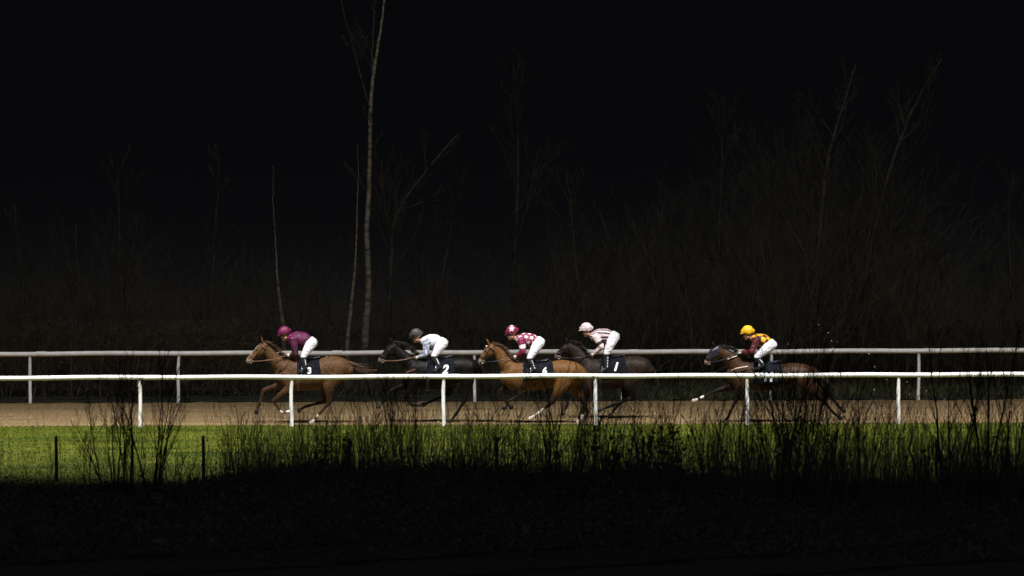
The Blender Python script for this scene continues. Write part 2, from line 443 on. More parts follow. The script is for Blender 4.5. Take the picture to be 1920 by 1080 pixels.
class Org:
    """collects overlapping closed lofts, then fuses them into one continuous skin"""
    def __init__(s, off):
        s.V, s.F, s.off = [], [], Vector(off)
        s.segs = []          # (a, b, ra, rb, label)
    def loft(s, pts, rads, label='', sub=3, seg=14, lat=Vector((0, 1, 0))):
        rads = [(r, r) if not isinstance(r, (tuple, list)) else tuple(r) for r in rads]
        pts = [Vector(p) - s.off for p in pts]
        if sub > 1: pts, rads = catmull(pts, rads, sub)
        n = len(pts)
        for i in range(n - 1):
            s.segs.append((pts[i], pts[i + 1], sum(rads[i]) / 2, sum(rads[i + 1]) / 2, label))
        def tang(i):
            a = pts[max(i - 1, 0)]; b = pts[min(i + 1, n - 1)]
            t = (b - a)
            return t.normalized() if t.length > 1e-6 else Vector((1, 0, 0))
        rings = []
        t0, t1 = tang(0), tang(n - 1)
        r0, r1 = rads[0], rads[-1]
        c0, c1 = min(r0), min(r1)
        rings.append((pts[0] - t0 * c0 * 0.75, (r0[0] * 0.5, r0[1] * 0.5), t0))
        rings.append((pts[0] - t0 * c0 * 0.42, (r0[0] * 0.85, r0[1] * 0.85), t0))
        for i in range(n): rings.append((pts[i], rads[i], tang(i)))
        rings.append((pts[-1] + t1 * c1 * 0.42, (r1[0] * 0.85, r1[1] * 0.85), t1))
        rings.append((pts[-1] + t1 * c1 * 0.75, (r1[0] * 0.5, r1[1] * 0.5), t1))
        base = len(s.V)
        for c, (rv, rl), t in rings:
            l = lat - t * lat.dot(t)
            if l.length < 0.2: l = Vector((1, 0, 0)) - t * t.x
            l.normalize(); v = t.cross(l).normalized()
            for k in range(seg):
                a = 2 * math.pi * k / seg
                s.V.append(c + l * (math.cos(a) * rl) + v * (math.sin(a) * rv))
        m = len(rings)
        for i in range(m - 1):
            for k in range(seg):
                a = base + i * seg + k; b = base + i * seg + (k + 1) % seg
                s.F.append((a, b, b + seg, a + seg))
        s.F.append(tuple(base + k for k in range(seg - 1, -1, -1)))
        s.F.append(tuple(base + (m - 1) * seg + k for k in range(seg)))
        return s
    def ball(s, c, r, label='', d=Vector((1, 0, 0))):
        rr = r if isinstance(r, (tuple, list)) else (r, r, r)   # along d, vertical, lateral
        c = Vector(c); d = Vector(d).normalized()
        prof = [(-0.95, 0.31), (-0.7, 0.71), (-0.35, 0.94), (0, 1), (0.35, 0.94), (0.7, 0.71), (0.95, 0.31)]
        return s.loft([c + d * rr[0] * a for a, _ in prof], [(rr[1] * b, rr[2] * b) for _, b in prof], label, 1)
    def build(s, name, mat, parent, voxel=0.016, smooth=3, col=None, post=None):
        me = bpy.data.meshes.new(name + '_raw')
        me.from_pydata([tuple(v) for v in s.V], [], s.F)
        o = bpy.data.objects.new(name, me); COL.objects.link(o)
        md = o.modifiers.new('r', 'REMESH'); md.mode = 'VOXEL'; md.voxel_size = voxel; md.use_smooth_shade = True
        if smooth:
            ms = o.modifiers.new('s', 'SMOOTH'); ms.factor = 0.5; ms.iterations = smooth
        dg = bpy.context.evaluated_depsgraph_get(); dg.update()
        new = bpy.data.meshes.new_from_object(o.evaluated_get(dg))
        o.modifiers.clear(); o.data = new; new.name = name
        bpy.data.meshes.remove(me)
        new.polygons.foreach_set('use_smooth', np.ones(len(new.polygons), dtype=bool))
        new.materials.clear(); new.materials.append(mat)
        if parent: o.parent = parent
        n = len(new.vertices)
        co = np.empty(n * 3, dtype=np.float32); new.vertices.foreach_get('co', co); co = co.reshape(-1, 3).astype(float)
        if post is not None:
            co = post(co); new.vertices.foreach_set('co', co.astype(np.float32).ravel()); new.update()
        if col is not None:
            lab = s.nearest(co)
            c = col(co, lab)
            ca = new.color_attributes.new('Col', 'FLOAT_COLOR', 'POINT')
            rgba = np.ones((n, 4), dtype=np.float32); rgba[:, :3] = c
            ca.data.foreach_set('color', rgba.ravel())
        return o
    def nearest(s, co):
        best = np.full(len(co), 1e9); idx = np.zeros(len(co), dtype=int)
        labs = []
        for a, b, ra, rb, l in s.segs:
            if l not in labs: labs.append(l)
            A = np.array(a); B = np.array(b); AB = B - A
            L = AB.dot(AB) + 1e-12
            t = np.clip((co - A) @ AB / L, 0, 1)
            d = np.linalg.norm(co - (A + t[:, None] * AB), axis=1) - (ra + (rb - ra) * t)
            k = d < best
            best[k] = d[k]; idx[k] = labs.index(l)
        return np.array(labs, dtype=object)[idx]

def vnoise(co, f, seed=0):
    """cheap smooth noise from sines"""
    g = np.random.default_rng(seed); v = np.zeros(len(co))
    for _ in range(6):
        d = g.normal(0, 1, 3) * f; v += np.sin(co @ d + g.random() * 6.28)
    return v / 6

# ---------------------------------------------------------------- horses
def horse(H):
    Z = 4.908
    ox, oy, Y = H['ox'], 590.0, H['Y']
    def q(p, dy=0.0):
        v = P(ox + p[0] / Z, oy + p[1] / Z, Y)
        return Vector((v.x, Y + dy, v.z))
    lowest = min(q(l[-1]).z for l in H['legs'].values())
    dz = 0.035 - lowest if lowest < 0.035 else 0
    tr = H['trunk']
    c = q((0.5 * (tr[0][0] + tr[-1][0]), 500))
    rootloc = Vector((c.x, Y, 0))
    root = empty('horse', rootloc)
    tag(root, H['label'], 'horse', 'horses racing along the sand track')
    B = Org(rootloc)
    # trunk stations: x, ytop, ybottom, halfwidth
    pts, rad = [], []
    st = []
    for x, yt, yb, w in tr:
        a = q((x, yt)); b = q((x, yb)); m = (a + b) / 2
        pts.append(m); rad.append(((a.z - b.z) / 2, w)); st.append((m.x - rootloc.x, m.z, (a.z - b.z) / 2, w))
    B.loft(pts, rad, 'trunk', 3, 24)
    # neck
    nk = H['neck']   # list of (x,y,r)
    B.loft([q(n[:2]) for n in nk], [(n[2], n[2] * (0.55 + 0.1 * i)) for i, n in enumerate(nk)], 'neck', 3, 18)
    # head
    poll, nose = q(H['poll']), q(H['nose'])
    hd = (nose - poll); L = hd.length; hd.normalize()
    dn = Vector((hd.z, 0, -hd.x)); 
    if dn.z > 0: dn = -dn          # towards the throat side
    stn = [(0.0, 0.02, .085, .075), (0.14, 0.03, .12, .088), (0.30, 0.028, .128, .09), (0.46, .012, .102, .078), (0.62, .0, .080, .062), (0.78, -.004, .066, .054), (0.90, 0.0, .066, .054), (1.0, .008, .052, .044)]
    B.loft([poll + hd * L * t + dn * o for t, o, a, b in stn], [(a, b) for t, o, a, b in stn], 'head', 2, 16)
    B.loft([poll + hd * L * 0.88 + dn * .045, poll + hd * L * 0.99 + dn * .055], [(.03, .032), (.024, .028)], 'muzzle', 1, 10)
    B.ball(poll + hd * L * .97 + dn * -.004, (.05, .05, .05), 'muzzle', hd)
    for sgn in (-1, 1):
        e0 = poll + dn * -.05 + Vector((0, sgn * .05, 0))
        ed = (-dn * 0.9 - hd * H.get('earback', 0.5) + Vector((0, sgn * .15, 0))).normalized()
        B.loft([e0, e0 + ed * .06, e0 + ed * .12, e0 + ed * .16], [(.022, .028), (.024, .032), (.017, .02), (.006, .006)], 'ear', 2, 10)
        B.ball(poll + hd * L * .36 + dn * -.035 + Vector((0, sgn * .077, 0)), (.026, .02, .016), 'eye', hd)
        B.ball(poll + hd * L * .97 + dn * -.02 + Vector((0, sgn * .04, 0)), (.02, .018, .014), 'muzzle', hd)
    # legs
    for nm, l in H['legs'].items():
        side = -1 if nm.startswith('n') else 1
        hind = nm.endswith('h')
        if hind:
            hip, stifle, hock, fet, hoof = [q(p) for p in l]
            w = [.12, .15, .135, .12, .12]
            ps = [hip, stifle, hock, fet, hoof]
            for p, ww in zip(ps, w): p.y = Y + side * ww
            mid = stifle.lerp(hock, .55); can = hock.lerp(fet, .5); pas = fet.lerp(hoof, .5)
            B.loft([hip, hip.lerp(stifle, .5), stifle, mid, hock], [(.23, .14), (.215, .135), (.15, .10), (.085, .062), (.058, .042)], 'thigh', 3, 16)
            ends_ = None; pth = [hock, can, fet, pas]; rd = [(.058, .042), (.033, .028), (.037, .032), (.030, .028)]
        else:
            sh, elb, knee, fet, hoof = [q(p) for p in l]
            w = [.13, .15, .13, .115, .11]
            for p, ww in zip([sh, elb, knee, fet, hoof], w): p.y = Y + side * ww
            mid = elb.lerp(knee, .5); can = knee.lerp(fet, .5); pas = fet.lerp(hoof, .5)
            B.loft([sh, sh.lerp(elb, .5), elb, mid, knee], [(.19, .10), (.16, .10), (.105, .075), (.068, .05), (.052, .042)], 'arm', 3, 16)
            pth = [knee, can, fet, pas]; rd = [(.05, .042), (.030, .026), (.036, .032), (.029, .028)]
        B.loft(pth, rd, 'cannon_' + nm, 3, 12)
        hfd = (hoof - pas).normalized()
        B.loft([pas.lerp(hoof, .35), hoof, hoof + hfd * .035], [(.030, .03), (.05, .048), (.055, .05)], 'hoof_' + nm, 1, 12)
    socks = H.get('socks', ())
    base = np.array(H['coat']); pt = np.array(H.get('points', H['coat'])); wht = np.array((0.72, 0.66, 0.60))
    lp = {nm: (np.array(q(l[3]) - rootloc), np.array(q(l[2]) - rootloc)) for nm, l in H['legs'].items()}
    pollL = np.array(poll - rootloc); hdv = np.array(hd); dnv = np.array(dn)
    def col(co, lab):
        n = vnoise(co, 7, 3)[:, None] * 0.10 + vnoise(co, 30, 5)[:, None] * 0.05 + 1
        c = np.tile(base, (len(co), 1)) * n
        for nm in H['legs']:
            k = lab == 'cannon_' + nm
            c[k] = pt * n[k]
            if nm in socks:
                f, kn = lp[nm]
                t = np.linalg.norm(co[:, [0, 2]] - f[[0, 2]], axis=1)
                c[k & (t < socks[nm])] = wht
                c[(lab == 'hoof_' + nm) & (t < 9)] = wht * 0.8
            else:
                c[lab == 'hoof_' + nm] = (0.03, 0.026, 0.022)
        kz = {nm: v[1] for nm, v in lp.items()}
        for nm, kn in kz.items():
            sd = (co[:, 1] < 0) if nm[0] == 'n' else (co[:, 1] >= 0)
            k = ((lab == 'thigh') if nm[1] == 'h' else (lab == 'arm')) & sd
            d = np.linalg.norm(co[:, [0, 2]] - kn[[0, 2]], axis=1)
            f = np.clip((.46 - d) / .34, 0, 1)[:, None] * k[:, None]
            c = c * (1 - f) + pt * n * f
        rel = co - pollL
        t = rel @ hdv / L
        s_ = rel @ dnv
        head = (lab == 'head') | (lab == 'muzzle') | (lab == 'ear')
        if 'face' in H: c[head] = np.array(H['face']) * n[head]
        k = (lab == 'muzzle') | (head & (t > .88)); c[k] = np.array(H.get('muzzle', (.12, .09, .07)))
        if H.get('blaze'):
            k = head & (s_ < -0.035) & (np.abs(rel[:, 1]) < .022) & (t > .15) & (t < .9); c[k] = wht
        c[lab == 'eye'] = (.01, .008, .006)
        return np.clip(c, 0, 1)
    lift = np.array((0, 0, dz))
    def post(co):
        return co
    B.build('body', M['coat'], root, 0.017, 3, col)
    root.location.z = dz
    # mane
    hm = M[H.get('hair', 'hair')]
    g = np.random.default_rng(H['seed'])
    lines = []
    crest = H['crest']
    cp, _ = catmull([q(p) for p in crest], [(0, 0)] * len(crest), 6)
    for p in cp:
        for _ in range(9):
            b = np.array(p - rootloc) - np.array([0, 0, .03]) + g.normal(0, .016, 3) * np.array([1, .7, 1])
            d = np.array([0.10 + .05 * g.random(), g.normal(-.05, .04), g.normal(-.012, .022)])
            lines.append((np.array([b, b + d * .5 + [0, 0, .012], b + d]), [.008, .007, .002]))
    V, F = tubes_np(lines, 4); link('mane', mesh_np('mane', V, F), hm, root)
    # tail
    tl = H['tail']; lines = []
    tp, _ = catmull([q(p) for p in tl], [(0, 0)] * len(tl), 4)
    nn = len(tp)
    for _ in range(46):
        a = g.normal(0, 1, 3) * np.array([.3, .8, 1.0])
        spd = np.linspace(0.012, H.get('tailspread', .075), nn)
        cut = int(nn * g.uniform(.6, 1.0)); cut = max(cut, 4)
        pts = np.array([np.array(p - rootloc) + a * spd[i] + g.normal(0, .004, 3) for i, p in enumerate(tp[:cut])])
        lines.append((pts, np.linspace(.016, .003, cut)))
    V, F = tubes_np(lines, 5); link('tail', mesh_np('tail', V, F), hm, root)
    # surface of the trunk
    xs = np.array([s_[0] for s_ in st]); o_ = np.argsort(xs)
    xs = xs[o_]; zc = np.array([s_[1] for s_ in st])[o_]; rz = np.array([s_[2] for s_ in st])[o_]; wy = np.array([s_[3] for s_ in st])[o_]
    def surf(x, ang, ex):
        """ang from top (0) towards near side (+)"""
        Zc, Rz, Wy = np.interp(x, xs, zc), np.interp(x, xs, rz), np.interp(x, xs, wy)
        return (x, -math.sin(ang) * (Wy + ex), Zc + math.cos(ang) * (Rz + ex))
    # saddle cloth
    cx0, cx1, cyb = H['cloth']
    a0, a1 = q((cx0, 500)).x - rootloc.x, q((cx1, 500)).x - rootloc.x
    V, F = [], []
    nu, nv = 16, 40
    zb = q((cx0, cyb)).z
    Zc, Rz = np.interp((a0 + a1) / 2, xs, zc), np.interp((a0 + a1) / 2, xs, rz)
    amax = math.acos(max(-1, min(1, (zb - Zc) / Rz)))
    for i in range(nu + 1):
        for j in range(nv + 1):
            ang = amax * (2 * j / nv - 1)
            x = a0 + (a1 - a0) * i / nu + 0.05 * (1 - math.cos(ang)) * (i / nu)
            ex = .026 + .006 * math.sin(9 * x + 7 * ang) + .008 * abs(ang) / amax
            V.append(surf(x, ang, ex))
    for i in range(nu):
        for j in range(nv):
            a = i * (nv + 1) + j; F.append((a, a + 1, a + nv + 2, a + nv + 1))
    me = mesh_np('saddle_cloth', V, np.array(F)); sc = link('saddle_cloth', me, M['cloth'], root)
    so = sc.modifiers.new('t', 'SOLIDIFY'); so.thickness = .012
    # number on the cloth
    txt, nxp, nyp, nh, shear = H['num']
    cu = bpy.data.curves.new('number', 'FONT'); cu.body = txt; cu.size = 1.0; cu.align_x = 'CENTER'; cu.align_y = 'CENTER'; cu.shear = shear; cu.offset = 0.04
    to = bpy.data.objects.new('number', cu); COL.objects.link(to)
    dg = bpy.context.evaluated_depsgraph_get(); dg.update()
    tm = bpy.data.meshes.new_from_object(to.evaluated_get(dg)); bpy.data.objects.remove(to)
    tco = np.array([v.co for v in tm.vertices]); hgt = tco[:, 1].max() - tco[:, 1].min(); s_ = (nh / Z / 83.6) / hgt
    cpt = q((nxp, nyp)) - rootloc
    for sgn in (1, -1):
        V = []
        for v in tco:
            x = cpt.x + sgn * v[0] * s_; z = cpt.z + (v[1] - tco[:, 1].mean()) * s_
            Zc, Rz, Wy = np.interp(x, xs, zc), np.interp(x, xs, rz), np.interp(x, xs, wy)
            t = max(-.97, min(.97, (z - Zc) / (Rz + .04)))
            V.append((x, -sgn * (math.sqrt(1 - t * t) * (Wy + .045) + .012), z))
        me = mesh_np('number', V, [list(p.vertices) for p in tm.polygons], smooth=False)
        link('number', me, M['number'], sc)
    # saddle and girth
    ax = q(H['seat']).x - rootloc.x
    G = Org(rootloc)
    top = np.interp(ax, xs, zc) + np.interp(ax, xs, rz)
    G.loft([rootloc + Vector((ax - .2, 0, top + .06)), rootloc + Vector((ax, 0, top + .035)), rootloc + Vector((ax + .2, 0, top + .07))], [(.035, .07), (.03, .12), (.03, .13)], '', 3)
    G.build('saddle', M['leather'], root, .012, 2)
    gx = a0 + .02
    ring = [surf(gx, 2 * math.pi * k / 40, .012) for k in range(41)]
    V, F = tubes_np([(np.array(ring) + np.array([dx, 0, 0]), [.012] * 41) for dx in (-.02, 0, .02)], 6)
    link('girth', mesh_np('girth', V, F), M['tan_leather' if H.get('tan') else 'leather'], root)
    # bridle
    lines = []
    def band(t, rv, rl, o, rr=.009):
        cc = poll + hd * L * t + dn * o - rootloc; r_ = []
        for k in range(25):
            a = 2 * math.pi * k / 24
            r_.append(tuple(cc + dn * (math.cos(a) * rv) + Vector((0, math.sin(a) * rl, 0))))
        lines.append((np.array(r_), [rr] * 25))
    band(.70, .082, .068, .0, .011); band(.10, .118, .098, .03); 
    for sgn in (-1, 1):
        k0 = poll + hd * L * .08 + Vector((0, sgn * .10, 0)) - rootloc
        k1 = poll + hd * L * .45 + dn * .01 + Vector((0, sgn * .088, 0)) - rootloc
        k2 = poll + hd * L * .86 + dn * .03 + Vector((0, sgn * .064, 0)) - rootloc
        lines.append((np.array([tuple(k0), tuple(k1), tuple(k2)]), [.009] * 3))
    V, F = tubes_np(lines, 6); link('bridle', mesh_np('bridle', V, F), M['tan_leather' if H.get('tan') else 'leather'], root)
    if H.get('noseband'):
        G = Org(rootloc); cc = poll + hd * L * .55 + dn * -.07
        G.loft([cc - hd * .05, cc + hd * .05], [(.03, .05), (.03, .05)], '', 1); G.build('noseband', M['number'], root, .01, 1)
    if H.get('browband'):
        G = Org(rootloc); cc = poll + hd * L * .14 + dn * -.085
        G.loft([cc + Vector((0, -.085, -.0)), cc + Vector((0, 0, .01)), cc + Vector((0, .085, 0))], [.017, .017, .017], '', 2, lat=Vector((1, 0, 0))); G.build('browband', M['pale_leather'], root, .008, 1)
    if H.get('hood'):
        G = Org(rootloc)
        G.loft([poll + hd * L * t + dn * o for t, o, a, b in stn[:5]], [(a + .016, b + .014) for t, o, a, b in stn[:5]], '', 2, 16)
        G.build('blinker_hood', M['leather'], root, .014, 2)
    for sgn in (-1, 1):
        cc = poll + hd * L * .88 + dn * .05 + Vector((0, sgn * .066, 0)) - rootloc
        ring = [tuple(cc + Vector((math.cos(a) * .034, 0, math.sin(a) * .034))) for a in np.linspace(0, 2 * math.pi, 17)]
        V, F = tubes_np([(np.array(ring), [.007] * 17)], 6); link('bit_ring', mesh_np('bit_ring', V, F), M['metal'], root)
        hnd = q(H['hand'], sgn * .07) - rootloc
        midp = (cc + hnd) / 2 + Vector((0, sgn * .13, -.03))
        pp, _ = catmull([cc, midp, hnd], [(0, 0)] * 3, 6)
        V, F = tubes_np([(np.array([tuple(p) for p in pp]), [.010] * len(pp))], 6)
        link('rein', mesh_np('rein', V, F), M[H.get('rein', 'leather')], root)
    if 'straps' in H:
        for s_ in H['straps']:
            for sgn in (-1, 1):
                pp, _ = catmull([q(p[:2], sgn * p[2]) - rootloc for p in s_], [(0, 0)] * len(s_), 6)
                V, F = tubes_np([(np.array([tuple(p) for p in pp]), [.012] * len(pp))], 6)
                link('breast_strap', mesh_np('breast_strap', V, F), M['pale_leather' if H.get('palestrap') else 'tan_leather'], root)
    return root

CHEST = (0.24, 0.105, 0.035)
HORSES = [
 dict(seed=1, ox=440, Y=1.45, label='chestnut racehorse leading the race, white face marking and black cloth numbered 3',
      coat=(.092, .048, .022), face=(.115, .062, .032), points=(.045, .022, .012), muzzle=(.22, .17, .13), blaze=True, tan=True, hair='hair_red',
      trunk=[(415, 470, 600, .13), (455, 425, 660, .19), (540, 405, 690, .245), (640, 415, 700, .285), (740, 418, 690, .28), (840, 392, 650, .25), (920, 378, 620, .26), (990, 400, 600, .24), (1040, 450, 580, .16)],
      neck=[(285, 310, .115), (330, 360, .125), (385, 430, .15), (455, 500, .20)], poll=(275, 275), nose=(118, 435),
      crest=[(270, 240), (350, 290), (430, 370), (520, 400)],
      legs=dict(fh=[(900, 500), (840, 640), (835, 800), (650, 850), (600, 878)], nh=[(940, 500), (870, 650), (872, 805), (765, 930), (712, 985)],
                ff=[(470, 520), (430, 640), (265, 700), (228, 820), (200, 890)], nf=[(500, 540), (500, 670), (358, 790), (430, 895), (500, 892)]),
      socks=dict(nf=.055, nh=.04), tail=[(1040, 440), (1110, 480), (1200, 515), (1330, 525)], cloth=(575, 775, 560),
      num=('3', 690, 507, 62, 0.0), seat=(700, 380), hand=(488, 372), rein='tan_leather',
      straps=[[(400, 520, .12), (440, 470, .22), (490, 420, .2)]]),
 dict(seed=2, ox=680, Y=1.6, label='black racehorse running second with white snip, cloth numbered 2',
      coat=(.004, .003, .0025), face=(.012, .0085, .0065), muzzle=(.12, .09, .07), points=(.006, .005, .0045),
      trunk=[(395, 470, 600, .13), (435, 430, 650, .19), (520, 405, 690, .245), (630, 415, 700, .285), (740, 415, 690, .28), (840, 395, 650, .25), (920, 385, 620, .26), (1000, 410, 600, .24), (1050, 460, 580, .16)],
      neck=[(290, 320, .12), (340, 370, .14), (400, 430, .17), (460, 500, .21)], poll=(285, 290), nose=(155, 435),
      crest=[(290, 252), (370, 275), (450, 330), (530, 400)],
      legs=dict(fh=[(860, 500), (830, 620), (790, 745), (650, 800), (570, 835)], nh=[(940, 500), (960, 640), (935, 800), (860, 920), (805, 985)],
                ff=[(450, 520), (400, 650), (250, 720), (200, 800), (150, 850)], nf=[(490, 540), (450, 660), (390, 770), (450, 835), (512, 835)]),
      socks={}, tail=[(1050, 450), (1090, 480), (1110, 560), (1130, 640)], cloth=(590, 830, 570), tailspread=.05,
      num=('2', 757, 492, 84, 0.25), seat=(740, 385), hand=(500, 392), rein='tan_leather'),
 dict(seed=3, ox=860, Y=1.2, label='bright ginger chestnut racehorse in the middle of the field, black cloth numbered 6',
      coat=(.125, .060, .019), points=(.022, .013, .009), face=(.13, .066, .028), muzzle=(.20, .15, .11), browband=True, hair='hair_red',
      trunk=[(425, 500, 650, .14), (470, 450, 690, .20), (560, 432, 700, .245), (660, 440, 705, .285), (760, 445, 695, .28), (870, 430, 660, .25), (960, 418, 640, .26), (1060, 438, 640, .24), (1110, 480, 640, .17)],
      neck=[(315, 320, .115), (375, 350, .12), (415, 430, .15), (480, 510, .20)], poll=(300, 292), nose=(195, 440),
      crest=[(300, 262), (380, 290), (440, 360), (520, 425)],
      legs=dict(ff=[(480, 560), (470, 655), (385, 705), (440, 815), (478, 850)], nf=[(520, 560), (540, 650), (565, 740), (470, 790), (420, 850)],
                nh=[(990, 560), (930, 680), (850, 815), (735, 905), (668, 950)], fh=[(1030, 560), (1080, 690), (1165, 830), (1135, 950), (1110, 985)]),
      socks=dict(nh=.16, fh=.07), tail=[(1110, 480), (1170, 540), (1200, 640), (1220, 760)], cloth=(595, 860, 590),
      num=('6', 790, 518, 66, 0.1), seat=(740, 400), hand=(512, 388), rein='leather'),
 dict(seed=4, ox=1010, Y=2.9, label='dark brown racehorse partly hidden behind the ginger one, cloth numbered 1',
      coat=(.022, .0145, .0105), points=(.006, .0055, .005), face=(.018, .013, .010),
      trunk=[(370, 470, 600, .14), (415, 430, 660, .20), (510, 405, 690, .245), (610, 410, 700, .285), (720, 405, 690, .28), (820, 388, 650, .25), (900, 384, 620, .26), (970, 410, 610, .24), (1005, 460, 590, .17)],
      neck=[(290, 310, .125), (340, 350, .14), (390, 410, .17), (440, 480, .21)], poll=(280, 290), nose=(160, 400),
      crest=[(290, 250), (350, 270), (420, 350), (490, 405)],
      legs=dict(ff=[(440, 540), (380, 660), (280, 740), (260, 850), (230, 910)], nf=[(470, 540), (450, 680), (420, 810), (450, 900), (430, 950)],
                nh=[(880, 520), (840, 650), (870, 765), (650, 850), (570, 880)], fh=[(860, 520), (800, 640), (790, 790), (700, 880), (660, 940)]),
      socks={}, tail=[(1005, 450), (1060, 520), (1090, 600), (1110, 680)], cloth=(560, 790, 570), tailspread=.05,
      num=('1', 703, 480, 80, 0.3), seat=(690, 390), hand=(490, 380), rein='leather'),
 dict(seed=5, ox=1290, Y=1.15, label='bay racehorse with dark legs trailing last at right, pale breast strap and dark hood', 
      coat=(.043, .0205, .0095), points=(.007, .006, .0055), face=(.014, .010, .008), muzzle=(.22, .14, .10), hood=True, palestrap=True,
      trunk=[(395, 480, 620, .14), (440, 440, 670, .20), (540, 425, 690, .245), (650, 440, 700, .285), (770, 458, 700, .28), (890, 455, 665, .25), (990, 445, 640, .26), (1090, 462, 620, .24), (1140, 500, 600, .17)],
      neck=[(275, 340, .13), (340, 370, .145), (400, 420, .17), (460, 500, .21)], poll=(265, 315), nose=(165, 450),
      crest=[(270, 285), (370, 295), (460, 350), (560, 410)],
      legs=dict(ff=[(460, 540), (420, 660), (265, 705), (130, 765), (65, 795)], nf=[(490, 540), (475, 680), (440, 790), (370, 940), (325, 982)],
                nh=[(1040, 540), (1120, 670), (1235, 780), (1340, 905), (1395, 945)], fh=[(1060, 540), (1160, 660), (1300, 745), (1390, 850), (1430, 885)]),
      socks=dict(ff=.05), tail=[(1140, 490), (1220, 560), (1300, 640), (1380, 700)], cloth=(600, 850, 640), tailspread=.06,
      num=('11', 735, 570, 84, 0.1), seat=(760, 420), hand=(465, 350), rein='leather', 
      straps=[[(400, 512, .17), (450, 490, .26), (550, 472, .27)], [(365, 412, .12), (410, 392, .14), (450, 380, .1)]]),
]
for h in HORSES: horse(h)

# ---------------------------------------------------------------- jockeys
def star(u, v, r):
    a = np.arctan2(v, u); d = np.hypot(u, v)
    k = np.abs(((a / (2 * math.pi) * 5) % 1) - 0.5) * 2
    return d < r * (0.42 + 0.58 * np.abs(k) ** 1.4)

